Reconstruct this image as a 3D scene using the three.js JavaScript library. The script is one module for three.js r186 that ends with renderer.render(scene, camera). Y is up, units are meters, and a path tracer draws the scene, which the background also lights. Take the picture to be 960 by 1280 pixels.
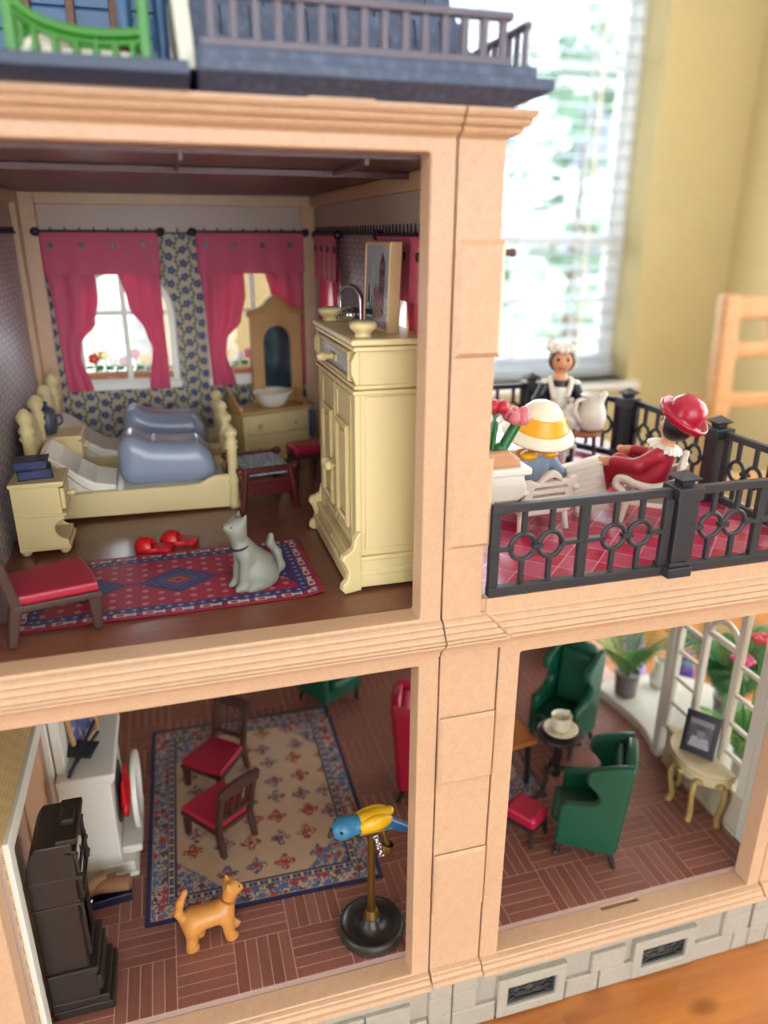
import * as THREE from 'three';
import { RoundedBoxGeometry } from 'three/addons/geometries/RoundedBoxGeometry.js';
import { mergeGeometries } from 'three/addons/utils/BufferGeometryUtils.js';
import { RectAreaLightUniformsLib } from 'three/addons/lights/RectAreaLightUniformsLib.js';

// ---------------------------------------------------------------- camera, sky, large lights, exposure
const scene = new THREE.Scene();
const camera = new THREE.PerspectiveCamera(69.12, 960 / 1280, 0.02, 120);
camera.rotation.order = 'YXZ';
camera.position.set(-0.0851, 0.1409, 0.2431);
camera.rotation.set(-0.35753, -0.28126, 0.004524);
camera.focus = 0.325;
camera.userData.fStop = 6.0;
scene.background = new THREE.Color().setRGB(0.86, 0.94, 1.0);
scene.backgroundIntensity = 20.0;
const renderer = new THREE.WebGLRenderer({ antialias: true });
renderer.toneMapping = THREE.LinearToneMapping;
renderer.toneMappingExposure = 0.32;
renderer.shadowMap.enabled = true;
RectAreaLightUniformsLib.init();
function daylight(name, w, h, pos, look, color, intensity) {      // daylight that comes in through one window of the room
  const l = new THREE.RectAreaLight(color, intensity, w, h);
  l.name = name; l.position.set(...pos); l.lookAt(...look); scene.add(l);
}
daylight('patio_window_daylight', 2.3, 1.75, [0.1, 0.42, 2.56], [0.1, 0.42, 0], 0xfff5ea, 3.4);
daylight('side_window_daylight', 1.5, 1.4, [-2.16, 0.42, 0.75], [0, 0.42, 0.75], 0xfff9f2, 2.5);
daylight('window_daylight_right', 1.05, 1.4, [0.845, 0.44, -1.885], [0.845, 0.44, 0], 0xeaf3ff, 11.0);
daylight('window_daylight_left', 1.05, 1.4, [-0.645, 0.44, -1.885], [-0.645, 0.44, 0], 0xeaf3ff, 11.0);

daylight('right_window_daylight', 1.5, 1.4, [1.66, 0.44, -0.15], [0, 0.44, -0.15], 0xfff8ee, 8.0);

// ---------------------------------------------------------------- helpers
let seed = 7;
const rnd = () => { seed = (seed * 1664525 + 1013904223) >>> 0; return seed / 4294967296; };
const rr = (a, b) => a + (b - a) * rnd();
const PI = Math.PI, V = (x, y, z) => new THREE.Vector3(x, y, z);
const used = {};
function numbered(n) { used[n] = (used[n] ?? -1) + 1; return used[n] ? n + '_' + String(used[n]).padStart(3, '0') : n; }
function boxUV(g) {                                               // uv in metres from the dominant axis of the normal
  const p = g.attributes.position, n = g.attributes.normal, uv = new Float32Array(p.count * 2);
  for (let i = 0; i < p.count; i++) {
    const ax = Math.abs(n.getX(i)), ay = Math.abs(n.getY(i)), az = Math.abs(n.getZ(i));
    const x = p.getX(i), y = p.getY(i), z = p.getZ(i);
    if (ay >= ax && ay >= az) { uv[2 * i] = x; uv[2 * i + 1] = -z; } else if (ax >= az) { uv[2 * i] = z; uv[2 * i + 1] = y; } else { uv[2 * i] = x; uv[2 * i + 1] = y; }
  }
  g.setAttribute('uv', new THREE.BufferAttribute(uv, 2));
  return g;
}
function flat(g) {                                                // plain position / normal / uv, no index
  let h = g.index ? g.toNonIndexed() : g;
  for (const k of Object.keys(h.attributes)) if (!['position', 'normal', 'uv'].includes(k)) h.deleteAttribute(k);
  if (!h.attributes.normal) h.computeVertexNormals();
  return h;
}
const mv = (g, x = 0, y = 0, z = 0) => g.translate(x, y, z);
const rot = (g, x = 0, y = 0, z = 0) => { if (x) g.rotateX(x); if (y) g.rotateY(y); if (z) g.rotateZ(z); return g; };
function B(w, h, d, x = 0, y = 0, z = 0, r = 0, seg = 2) {
  r = Math.min(r, w * .49, h * .49, d * .49);
  return mv(flat(r > 0 ? new RoundedBoxGeometry(w, h, d, seg, r) : new THREE.BoxGeometry(w, h, d)), x, y, z);
}
const BB = (x0, x1, y0, y1, z0, z1, r = 0, seg) => B(x1 - x0, y1 - y0, z1 - z0, (x0 + x1) / 2, (y0 + y1) / 2, (z0 + z1) / 2, r, seg);
const L = (pts, seg = 24, x = 0, y = 0, z = 0) => mv(flat(new THREE.LatheGeometry(pts.map(([r, h]) => new THREE.Vector2(Math.max(r, 1e-5), h)), seg)), x, y, z);
const SPH = (r, x, y, z, sx = 1, sy = 1, sz = 1, seg = 16) => mv(flat(new THREE.SphereGeometry(r, seg, Math.max(8, seg * .7 | 0))).scale(sx, sy, sz), x, y, z);
function CY(a, b, r, r2 = r, seg = 12) {                          // cylinder or cone between two points
  const p = V(...a), q = V(...b), d = q.clone().sub(p), g = flat(new THREE.CylinderGeometry(r2, r, d.length(), seg));
  g.applyQuaternion(new THREE.Quaternion().setFromUnitVectors(V(0, 1, 0), d.clone().normalize()));
  return mv(g, (p.x + q.x) / 2, (p.y + q.y) / 2, (p.z + q.z) / 2);
}
function T(pts, r, seg = 24, rs = 8, closed = false, capped = true) {
  const c = new THREE.CatmullRomCurve3(pts.map((p) => V(...p)), closed), g = [flat(new THREE.TubeGeometry(c, seg, r, rs, closed))];
  if (!closed && capped) for (const p of [pts[0], pts[pts.length - 1]]) g.push(SPH(r, ...p, 1, 1, 1, 8));
  return mergeGeometries(g);
}
const shp = (pts) => new THREE.Shape(pts.map(([x, y]) => new THREE.Vector2(x, y)));
function EX(s, depth, bevel = 0, seg = 2, curve = 12) {            // extruded along z from 0 to depth, its outline kept
  s = Array.isArray(s) ? shp(s) : s;
  return mv(flat(new THREE.ExtrudeGeometry(s, { depth: Math.max(depth - 2 * bevel, 1e-5), bevelEnabled: bevel > 0, bevelThickness: bevel, bevelSize: bevel, bevelOffset: -bevel, bevelSegments: seg, curveSegments: curve })), 0, 0, bevel);
}
const PX = (pts, x0, x1, bevel = 0) => mv(rot(EX(pts.map(([z, y]) => [-z, y]), x1 - x0, bevel), 0, PI / 2, 0), x0, 0, 0);   // profile in (z, y) swept along x
const PZ = (pts, z0, z1, bevel = 0) => mv(EX(pts, z1 - z0, bevel), 0, 0, z0);                                               // profile in (x, y) swept along z
const facet = (g) => { const h = g.index ? g.toNonIndexed() : g; h.computeVertexNormals(); return flat(h); };
const M3 = (g) => mergeGeometries(g.map(flat));
function rectHole(x0, x1, y0, y1, holes) {
  const s = shp([[x0, y0], [x1, y0], [x1, y1], [x0, y1]]);
  for (const h of holes) s.holes.push(Array.isArray(h) ? shp([[h[0], h[2]], [h[0], h[3]], [h[1], h[3]], [h[1], h[2]]]) : h);
  return s;
}
function roundRect(x0, x1, y0, y1, r) {
  const s = new THREE.Shape();
  s.moveTo(x0 + r, y0); s.lineTo(x1 - r, y0); s.quadraticCurveTo(x1, y0, x1, y0 + r); s.lineTo(x1, y1 - r); s.quadraticCurveTo(x1, y1, x1 - r, y1);
  s.lineTo(x0 + r, y1); s.quadraticCurveTo(x0, y1, x0, y1 - r); s.lineTo(x0, y0 + r); s.quadraticCurveTo(x0, y0, x0 + r, y0);
  return s;
}
function archShape(x0, x1, y0, y1) {                              // rectangle with a half-round head
  const r = (x1 - x0) / 2, s = new THREE.Shape();
  s.moveTo(x0, y0); s.lineTo(x1, y0); s.lineTo(x1, y1 - r); s.absarc(x0 + r, y1 - r, r, 0, PI, false); s.lineTo(x0, y0);
  return s;
}
// a smooth body: surface nets over a signed distance
const smin = (a, b, k) => { const h = Math.max(k - Math.abs(a - b), 0) / k; return Math.min(a, b) - h * h * k * .25; };
function cap(ax, ay, az, ar, bx, by, bz, br) {
  const dx = bx - ax, dy = by - ay, dz = bz - az, l2 = dx * dx + dy * dy + dz * dz || 1e-12;
  return (x, y, z) => { const t = Math.min(1, Math.max(0, ((x - ax) * dx + (y - ay) * dy + (z - az) * dz) / l2)); return Math.hypot(x - ax - t * dx, y - ay - t * dy, z - az - t * dz) - (ar + (br - ar) * t); };
}
function ell(cx, cy, cz, rx, ry, rz) { const m = Math.min(rx, ry, rz); return (x, y, z) => (Math.hypot((x - cx) / rx, (y - cy) / ry, (z - cz) / rz) - 1) * m; }
const blend = (list, k) => (x, y, z) => { let d = 1; for (const f of list) d = smin(d, f(x, y, z), k); return d; };
function nets(f, lo, hi, cell) {
  const n = [0, 1, 2].map((i) => Math.ceil((hi[i] - lo[i]) / cell) + 1), [nx, ny, nz] = n, F = new Float32Array(nx * ny * nz), at = (i, j, k) => (k * ny + j) * nx + i;
  for (let k = 0; k < nz; k++) for (let j = 0; j < ny; j++) for (let i = 0; i < nx; i++) F[at(i, j, k)] = f(lo[0] + i * cell, lo[1] + j * cell, lo[2] + k * cell);
  const id = new Int32Array(nx * ny * nz).fill(-1), pos = [], idx = [];
  for (let k = 0; k < nz - 1; k++) for (let j = 0; j < ny - 1; j++) for (let i = 0; i < nx - 1; i++) {
    let c = 0, sx = 0, sy = 0, sz = 0;
    const v = (a) => F[at(i + (a & 1), j + (a >> 1 & 1), k + (a >> 2))];
    for (let a = 0; a < 8; a++) for (let b = 0; b < 3; b++) { const e = a | 1 << b; if (e === a) continue; const p = v(a), q = v(e); if ((p < 0) === (q < 0)) continue; const t = p / (p - q); sx += (a & 1) + (b === 0 ? t : 0); sy += (a >> 1 & 1) + (b === 1 ? t : 0); sz += (a >> 2) + (b === 2 ? t : 0); c++; }
    if (c) { id[at(i, j, k)] = pos.length / 3; pos.push(lo[0] + (i + sx / c) * cell, lo[1] + (j + sy / c) * cell, lo[2] + (k + sz / c) * cell); }
  }
  for (let k = 1; k < nz - 1; k++) for (let j = 1; j < ny - 1; j++) for (let i = 1; i < nx - 1; i++) {
    const p = F[at(i, j, k)] < 0;
    const quad = (a, b, c, d, fl) => { if (fl) idx.push(a, b, c, a, c, d); else idx.push(a, c, b, a, d, c); };
    if (p !== F[at(i + 1, j, k)] < 0) quad(id[at(i, j - 1, k - 1)], id[at(i, j, k - 1)], id[at(i, j, k)], id[at(i, j - 1, k)], p);
    if (p !== F[at(i, j + 1, k)] < 0) quad(id[at(i - 1, j, k - 1)], id[at(i - 1, j, k)], id[at(i, j, k)], id[at(i, j, k - 1)], p);
    if (p !== F[at(i, j, k + 1)] < 0) quad(id[at(i - 1, j - 1, k)], id[at(i, j - 1, k)], id[at(i, j, k)], id[at(i - 1, j, k)], p);
  }
  const nor = new Float32Array(pos.length), e = cell * .5;
  for (let i = 0; i < pos.length; i += 3) {
    const [x, y, z] = [pos[i], pos[i + 1], pos[i + 2]], a = f(x + e, y, z) - f(x - e, y, z), b = f(x, y + e, z) - f(x, y - e, z), c = f(x, y, z + e) - f(x, y, z - e), l = Math.hypot(a, b, c) || 1;
    nor[i] = a / l; nor[i + 1] = b / l; nor[i + 2] = c / l;
  }
  const g = new THREE.BufferGeometry();
  g.setAttribute('position', new THREE.BufferAttribute(new Float32Array(pos), 3)); g.setAttribute('normal', new THREE.BufferAttribute(nor, 3)); g.setIndex(idx);
  return boxUV(flat(g));
}
// objects
function mesh(name, geos, mat, parent, keepUV) {
  let g = Array.isArray(geos) ? (geos.length > 1 ? M3(geos) : flat(geos[0])) : geos;
  if (!keepUV) boxUV(g);
  const m = new THREE.Mesh(g, mat); m.castShadow = m.receiveShadow = true;
  m.name = parent ? name : numbered(name);
  if (parent) parent.add(m); else scene.add(m);
  return m;
}
function part(name, geos, mat, parent, label, keepUV) {
  const m = mesh(name, geos, mat, parent, keepUV);
  if (label) m.userData.label = label;
  return m;
}
const struct = (name, geos, mat, parent, keepUV) => { const m = mesh(name, geos, mat, parent, keepUV); if (!parent) m.userData.kind = 'structure'; return m; };
function thing(name, label, category, [x, y, z] = [0, 0, 0], turn = 0, group) {
  const o = new THREE.Group(); o.name = numbered(name); scene.add(o);
  o.position.set(x, y, z); o.rotation.y = turn; o.userData = { label, category };
  if (group) o.userData.group = group;
  return o;
}
function copyOf(root, label, [x, y, z], turn = 0, group) {
  const c = root.clone(); c.name = numbered(root.name.replace(/_\d{3}$/, '')); scene.add(c);
  c.position.set(x, y, z); c.rotation.set(0, turn, 0); c.userData = { ...root.userData, label };
  if (group) c.userData.group = group;
  return c;
}
// textures
const hash = (x, y, s = 0) => { const h = Math.sin(x * 127.1 + y * 311.7 + s * 74.7) * 43758.5453; return h - Math.floor(h); };
function vnoise(x, y, per = 0, s = 0) {
  const i = Math.floor(x), j = Math.floor(y), fx = x - i, fy = y - j, u = fx * fx * (3 - 2 * fx), v = fy * fy * (3 - 2 * fy), w = (a) => per ? ((a % per) + per) % per : a;
  const a = hash(w(i), w(j), s), b = hash(w(i + 1), w(j), s), c = hash(w(i), w(j + 1), s), d = hash(w(i + 1), w(j + 1), s);
  return a + (b - a) * u + (c - a) * v + (a - b - c + d) * u * v;
}
function tex(w, h, fn, srgb = true, rx = 1, ry = 1) {             // fn(u, v) -> [r, g, b] 0..1 (or one value)
  const d = new Uint8Array(w * h * 4);
  for (let y = 0; y < h; y++) for (let x = 0; x < w; x++) {
    let c = fn((x + .5) / w, (y + .5) / h); if (typeof c === 'number') c = [c, c, c];
    for (let k = 0; k < 3; k++) d[(y * w + x) * 4 + k] = Math.max(0, Math.min(255, c[k] * 255)); d[(y * w + x) * 4 + 3] = 255;
  }
  const t = new THREE.DataTexture(d, w, h); t.wrapS = t.wrapT = THREE.RepeatWrapping; t.magFilter = THREE.LinearFilter; t.minFilter = THREE.LinearMipmapLinearFilter; t.generateMipmaps = true;
  if (srgb) t.colorSpace = THREE.SRGBColorSpace; t.repeat.set(rx, ry); t.needsUpdate = true;
  return t;
}
const hex = (s) => [1, 3, 5].map((i) => parseInt(s.slice(i, i + 2), 16) / 255);
const mixc = (a, b, t) => a.map((x, i) => x + (b[i] - x) * t);
const mat = (color, roughness = .45, o = {}) => new THREE.MeshPhysicalMaterial({ color, roughness, ...o });
const grain = tex(256, 256, (u, v) => .55 * vnoise(u * 128, v * 128, 128) + .45 * vnoise(u * 48, v * 48, 48, 3), false, 1 / .02, 1 / .02);
function speckle(base, amt = .05, size = .03) {                   // moulded plastic: a fine mottled grain
  const c = hex(base);
  return tex(256, 256, (u, v) => { const n = (vnoise(u * 128, v * 128, 128, 5) - .5) * amt + (vnoise(u * 20, v * 20, 20, 8) - .5) * amt * .5; return c.map((k) => k * (1 + n)); }, true, 1 / size, 1 / size);
}
const plastic = (color, roughness = .38, o = {}) => mat(color, roughness, { bumpMap: grain, bumpScale: .00002, ...o });
// ---------------------------------------------------------------- the room
const TY = -0.24, FY = -0.99, CY0 = 1.55;                         // table top, floor, ceiling
const XL = -2.2, XR = 1.70, ZB = -1.9, ZF = 2.6;
const paintTex = (c, s = 1.2) => tex(256, 256, (u, v) => { const n = (vnoise(u * 128, v * 128, 128, 2) - .5) * .03 + (vnoise(u * 9, v * 9, 9, 4) - .5) * .03; return hex(c).map((k) => k * (1 + n)); }, true, 1 / s, 1 / s);
const wallPaint = mat('#ffffff', .75, { map: paintTex('#c8b889') });
const ceilPaint = mat('#e8e4da', .9);
const trimPaint = mat('#e9e9e6', .4);
const floorWood = mat('#ffffff', .5, { map: tex(512, 512, (u, v) => { const b = Math.floor(v * 8), n = vnoise(u * 16, v * 128, 16, b) * .5 + vnoise(u * 64, v * 256, 64) * .2; return mixc(hex('#7b4d2b'), hex('#a97444'), n + hash(b, 1) * .3); }, true, 1, 1) });
const T0 = .12;
const winHoles = [[-1.17, -0.12, -0.31, 1.17], [0.32, 1.37, -0.31, 1.17]];
struct('wall_back', [EX(rectHole(XL - T0, XR + T0, FY, CY0, winHoles), .16)].map((g) => mv(g, 0, 0, ZB - .16)), wallPaint);
struct('wall_right', [mv(rot(EX(rectHole(-ZF, -ZB, FY, CY0, [[-.62, .92, -0.28, 1.16]]), T0), 0, PI / 2, 0), XR, 0, 0)], wallPaint);
struct('wall_left', [mv(rot(EX(rectHole(-ZF, -ZB, FY, CY0, [[-1.5, 0, -0.28, 1.12]]), T0), 0, PI / 2, 0), XL - T0, 0, 0)], wallPaint);
struct('wall_front', [mv(EX(rectHole(XL - T0, XR + T0, FY, CY0, [[-1.05, 1.25, -0.46, 1.29]]), T0), 0, 0, ZF)], wallPaint);
struct('ceiling', [BB(XL - T0, XR + T0, CY0, CY0 + .1, ZB - .16, ZF + T0)], ceilPaint);
struct('floor', [BB(XL - T0, XR + T0, FY - .1, FY, ZB - .16, ZF + T0)], floorWood);
for (const [n, a] of [['baseboard_back', [XL, XR, FY, FY + .11, ZB, ZB + .015]], ['baseboard_right', [XR - .015, XR, FY, FY + .11, ZB + .015, ZF]]]) struct(n, [BB(...a, .004)], trimPaint);
// two sash windows with slatted blinds in the back wall
const paneGlass = mat('#ffffff', .02, { transmission: 1, thickness: 0, ior: 1.45 });
const blindMat = mat('#e4ecf6', .5, { transmission: .5, thickness: 0 });
const cordMat = mat('#f2f2ee', .7);
function sashWindow(n, [x0, x1, y0, y1], withBlind, blindLabel) {
  const w = new THREE.Group(); w.name = 'window_' + n; w.userData.kind = 'structure'; scene.add(w);
  const zf = ZB - .155, mid = .128;
  part('window_frame', [EX(rectHole(x0, x1, y0, y1, [[x0 + .026, x1 - .026, y0 + .03, y1 - .03]]), .05, .004)].map((g) => mv(g, 0, 0, zf)), trimPaint, w);
  for (const [a, b, dz] of [[y0 + .04, mid + .02, .012], [mid - .02, y1 - .04, 0]]) {
    const s = part('sash', [mv(EX(rectHole(x0 + .02, x1 - .02, a, b, [[x0 + .052, x1 - .052, a + .04, b - .036]]), .025, .003), 0, 0, zf + dz)], trimPaint, w);
    part('pane', [BB(x0 + .048, x1 - .048, a + .036, b - .032, zf + dz + .011, zf + dz + .014)], paneGlass, s);
    const k = 3; for (let i = 1; i < k; i++) part('muntin', [BB(x0 + .052 + (x1 - x0 - .104) * i / k - .009, x0 + .052 + (x1 - x0 - .104) * i / k + .009, a + .039, b - .035, zf + dz + .004, zf + dz + .021, .003)], trimPaint, s);
    part('muntin', [BB(x0 + .052, x1 - .052, (a + b) / 2 - .009, (a + b) / 2 + .009, zf + dz + .005, zf + dz + .02, .003)], trimPaint, s);
  }
  part('window_sill', [BB(x0 - .03, x1 + .03, y0 - .022, y0, ZB - .104, ZB + .035, .006)], trimPaint, w);
  const b = thing('window_blind', blindLabel, 'blind', [(x0 + x1) / 2, y0, ZB - .092]);
  const W = x1 - x0 - .03, slat = rot(EX([[-.024, 0], [-.012, .003], [0, .004], [.012, .003], [.024, 0], [.024, .0015], [.012, .0045], [0, .0055], [-.012, .0045], [-.024, .0015]], W), 0, PI / 2, 0);
  mv(slat, -W / 2, 0, 0); rot(slat, .14, 0, 0); boxUV(slat);
  part('head_rail', [BB(-W / 2, W / 2, y1 - y0 - .06, y1 - y0 - .003, -.03, .03, .003)], blindMat, b);
  for (let y = .075; y < y1 - y0 - .07; y += .046) { const m = part('slat', slat, blindMat, b, null, true); m.position.y = y; }
  part('bottom_rail', [BB(-W / 2, W / 2, .022, .046, -.026, .026, .004)], blindMat, b);
  for (const fx of [-.36, 0, .36]) part('ladder_cord', [BB(fx * W - .006, fx * W + .006, .03, y1 - y0 - .05, .0245, .0255), BB(fx * W - .006, fx * W + .006, .03, y1 - y0 - .05, -.0255, -.0245)], cordMat, b);
}
sashWindow(1, winHoles[1], true, 'white horizontal slat blind in the bright window beside the balcony');
sashWindow(2, winHoles[0], true, 'white horizontal slat blind in the window hidden behind the dollhouse');
// big windows on the photographer's side of the room
for (const [n, gf, gp] of [[3, mv(EX(rectHole(-1.05, 1.25, -0.46, 1.29, [[-1.0, .075, -0.41, 1.24], [.125, 1.2, -0.41, 1.24]]), .06, .004), 0, 0, ZF + .03), BB(-1.02, 1.22, -.43, 1.26, ZF + .058, ZF + .062)],
  [4, mv(rot(EX(rectHole(-1.5, 0, -0.28, 1.12, [[-1.45, -.78, -.23, 1.07], [-.72, -.05, -.23, 1.07]]), .06, .004), 0, PI / 2, 0), XL - .1, 0, 0), BB(XL - .072, XL - .068, -.25, 1.09, .03, 1.47)],
  [5, mv(rot(EX(rectHole(-.62, .92, -0.28, 1.16, [[-.57, .12, -.23, 1.11], [.18, .87, -.23, 1.11]]), .06, .004), 0, PI / 2, 0), XR + .04, 0, 0), BB(XR + .068, XR + .072, -.25, 1.13, -.89, .59)]]) {
  const w = new THREE.Group(); w.name = 'window_' + n; w.userData.kind = 'structure'; scene.add(w);
  part('window_frame', [gf], trimPaint, w); part('pane', [gp], paneGlass, w);
}
// outdoors
const lawn = mesh('lawn', [BB(-30, 30, -1.9, -1.8, -45, ZB - 1.2)], mat('#97a184', .95)); lawn.userData.kind = 'structure';
const leafA = mat('#5d7463', .8), leafB = mat('#7c9280', .8), barkMat = mat('#5b4636', .9);
function bush(x, y0, z, r, h, m, n, label, cat2, trunk) {
  const t = thing(trunk ? 'garden_tree' : 'garden_bush', label, cat2, [x, y0, z]);
  const g = [];
  for (let i = 0; i < n; i++) { const a = rr(0, 2 * PI), q = Math.sqrt(rnd()) * r, yy = h * (trunk ? rr(.35, 1) : rr(.05, 1)), s = rr(.05, .11) * (trunk ? 2 : 1.4), k = Math.sqrt(Math.max(.05, 1 - Math.pow((yy / h - .55) * 1.7, 2)));
    const l = flat(new THREE.PlaneGeometry(s * 1.6, s, 1, 1)); rot(l, rr(-1.2, 1.2), rr(0, 6.3), 0); g.push(mv(l, Math.cos(a) * q * k, yy, Math.sin(a) * q * k)); }
  part('foliage', g, m, t);
  part(trunk ? 'trunk' : 'stem', [CY([0, 0, 0], [0, h * .7, 0], trunk ? .14 : .05, .04, 8)], barkMat, t);
}
bush(4.9, -1.8, -8.5, 1.5, 4.2, leafA, 210, 'leafy green tree outside the window, half way up its panes', 'tree', true);
bush(9.2, -1.8, -11.5, 1.3, 2.6, leafB, 200, 'low light green tree outside the window near its far side', 'tree', true);
bush(3.4, -1.8, -6.2, 1.2, 1.5, leafB, 170, 'rounded green bush outside below the window meeting rail', 'bush', false);
bush(-2.2, -1.8, -8.0, 1.6, 4.0, leafA, 500, 'green tree outside behind the bedroom windows of the dollhouse', 'tree', true);
{
  const t = thing('added_white_house', 'white house added far outside behind the trees to whiten the window view', 'house', [7.5, -1.8, -17]), wh = mat('#d9dce0', .8);  // added pale house, a bright backdrop that whitens the view through the window
  part('wall', [BB(-4, 4, 0, 5.4, -3, 0)], wh, t); part('roof', [PX([[.5, 5.3], [-1.5, 7.2], [-3.5, 5.3]], -4.3, 4.3)], mat('#8b8f9c', .8), t);
  for (const [x, y] of [[-2.4, 1.0], [0, 1.0], [2.4, 1.0], [-2.4, 3.4], [0, 3.4], [2.4, 3.4]]) part('window', [BB(x - .5, x + .5, y, y + 1.3, 0, .05)], mat('#6a6f86', .3), t);
}
// the table on which the dollhouse stands
const oak = (() => { const a = hex('#8f4f20'), b = hex('#c17c3c'), c = hex('#6d3816');
  return tex(1024, 512, (u, v) => { const w = vnoise(u * 3, v * 6, 0, 9) * 1.2, r = vnoise(u * 5 + w, v * 46 + w * 5, 0, 1), f = vnoise(u * 24, v * 220, 0, 2), s = vnoise(u * 40, v * 40, 0, 6); let k = mixc(a, b, .3 + .5 * r + .25 * f); return mixc(k, c, Math.max(0, s - .72) * 2.2); }, true, 1 / 1.0, 1 / .5); })();
const oakMat = mat('#ffffff', .28, { map: oak, clearcoat: .5, clearcoatRoughness: .2 });
const table = thing('dining_table', 'large varnished wooden table with orange brown grain under the dollhouse', 'table', [0.08, FY, -0.05]);
const ty = TY - FY;
part('tabletop', [B(1.35, .032, .98, 0, ty - .016, 0, .006)], oakMat, table);
part('apron', [mv(rot(EX(rectHole(-.58, .58, -.4, .4, [[-.555, .555, -.375, .375]]), .09), -PI / 2, 0, 0), 0, ty - .122, 0)], oakMat, table);
for (const sx of [-1, 1]) for (const sz of [-1, 1]) part('leg', [L([[0, 0], [.022, 0], [.026, .05], [.03, .3], [.036, .5], [.028, .55], [.038, .58], [.038, ty - .033], [0, ty - .033]], 20, sx * .55, 0, sz * .37)], oakMat, table);
// a ladder-back chair at the far side of the table
const pineTex = tex(512, 256, (u, v) => { const r = vnoise(u * 4, v * 40, 0, 3), f = vnoise(u * 20, v * 160, 0, 7); return mixc(hex('#a06a36'), hex('#c6955c'), .4 * r + .5 * f); }, true, 2, 4);
const pine = mat('#ffffff', .42, { map: pineTex });
const dch = thing('ladder_back_chair', 'pale wooden ladder back chair standing behind the balcony by the wall', 'chair', [1.235, FY, -1.0], -.10);
const hs = 1.02;
for (const sx of [-1, 1]) {
  part('back_post', [mv(rot(B(.042, hs, .032, 0, hs / 2, 0, .008), -.07, 0, 0), sx * .2, 0, 0)], pine, dch);
  part('front_leg', [B(.042, .46, .04, sx * .2, .23, .42, .008)], pine, dch);
}
for (const y of [.62, .80, .905]) part('back_rail', [B(.37, .032, .02, 0, y, -.05 * y / .75, .006)], pine, dch);
part('top_rail', [B(.37, .046, .022, 0, .99, -.069, .008)], pine, dch);
for (const x of [-.092, 0, .092]) part('spindle', [B(.026, .08, .014, x, .945, -.066, .004)], pine, dch);
part('seat', [B(.44, .035, .45, 0, .46, .2, .012)], pine, dch);
for (const sx of [-1, 1]) part('stretcher', [B(.02, .025, .4, sx * .2, .2, .2, .006)], pine, dch);
// ---------------------------------------------------------------- the dollhouse: frames, pillars, floors, walls, stone plinth
const peach = mat('#ffffff', .42, { map: speckle('#c5a183', .07), bumpMap: grain, bumpScale: .00003 });
const doorTan = plastic('#c79a7a', .5);
const stoneGrey = mat('#ffffff', .6, { map: speckle('#a9a397', .08), bumpMap: grain, bumpScale: .00004 });
const ironMat = plastic('#26282f', .42);
const slateMat = mat('#ffffff', .5, { map: tex(256, 256, (u, v) => mixc(hex('#35415c'), hex('#5f6d8a'), .25 * vnoise(u * 90, v * 90, 90) + .6 * Math.pow(vnoise(u * 26, v * 26, 26, 4), 2)), true, 1 / .05, 1 / .05), bumpMap: grain, bumpScale: .00006 });
const slateDark = plastic('#2e3d5a', .42);
const whiteP = plastic('#e2e0d8', .4);
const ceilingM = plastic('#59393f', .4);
const house = thing('dollhouse', 'large peach coloured toy dollhouse with open furnished rooms, a balcony and a slate roof', 'dollhouse', [0, TY, 0]);
const hp = (name, geos, m, parent = house, label, keep) => { const g = (Array.isArray(geos) ? geos : [geos]); g.forEach((k) => k.translate(0, -TY, 0)); return part(name, g, m, parent, label, keep); };
const BF = 0, LF = -.193, XW = -.1645, ZW = -.272, FT = .0105;      // bedroom floor, ground floor, left wall, back wall, frame thickness
// fronts of the three rooms
hp('room_front', [mv(EX(rectHole(-.176, .0086, -.0088, .1770, [roundRect(-.1662, 0, 0, .165, .0012)]), FT, .0006), 0, 0, -FT)], peach);
hp('room_front', [mv(EX(rectHole(-.176, .0086, -.1990, -.0108, [roundRect(-.1662, 0, LF, -.0213, .0012)]), FT, .0006), 0, 0, -FT)], peach);
hp('room_front', [mv(EX(rectHole(.0352, .2012, -.1990, -.0108, [roundRect(.0446, .1937, LF - .0032, -.0216, .0012)]), FT, .0006), 0, 0, -FT)], peach);
// mouldings, each cut at the joints of the modules
const band = (a) => a.map(([y, z]) => [z, y]).concat([[-.004, a[a.length - 1][0]], [-.004, a[0][0]]]);
const midTop = [[-.0005, -.0003], [-.0012, .0005], [-.0016, .0016], [-.0024, .0026], [-.0032, .0029], [-.0035, .0025], [-.0038, .0033], [-.0046, .0042], [-.0054, .0044], [-.0057, .0040], [-.0060, .0049], [-.0068, .0058], [-.0075, .0060], [-.0078, .0056], [-.0080, .0066], [-.0085, .0071], [-.0089, .0070]];
const midLow = [[-.0097, .0062], [-.0104, .0064], [-.0111, .0058], [-.0113, .0050], [-.0122, .0046], [-.0130, .0036], [-.0132, .0030], [-.0142, .0026], [-.0152, .0012], [-.0174, .0008]];
const cornice = [[.1692, 0], [.1700, .0010], [.1703, .0022], [.1712, .0032], [.1721, .0036], [.1725, .0030], [.1728, .0044], [.1737, .0052], [.1745, .0054], [.1749, .0049], [.1752, .0060], [.1762, .0066], [.1774, .0066]];
const footer = [[-.1936, -.0003], [-.1938, .0014], [-.1940, .0022], [-.1947, .0025], [-.1950, .0021], [-.1953, .0034], [-.1961, .0042], [-.1967, .0044], [-.1970, .0040], [-.1973, .0054], [-.1981, .0064], [-.1990, .0064]];
const X0 = -.176, X1 = .0086, P0 = .0092, P1 = .0346, R0 = .0352, R1 = .2012;
for (const pr of [midTop, midLow, cornice, footer]) hp('moulding', [PX(band(pr), X0, X1, .0003)], peach);
hp('moulding', [PX(band(midLow.map(([y, z]) => [y + .0004, z])), R0 - .0006, R1, .0003)], peach);
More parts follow.
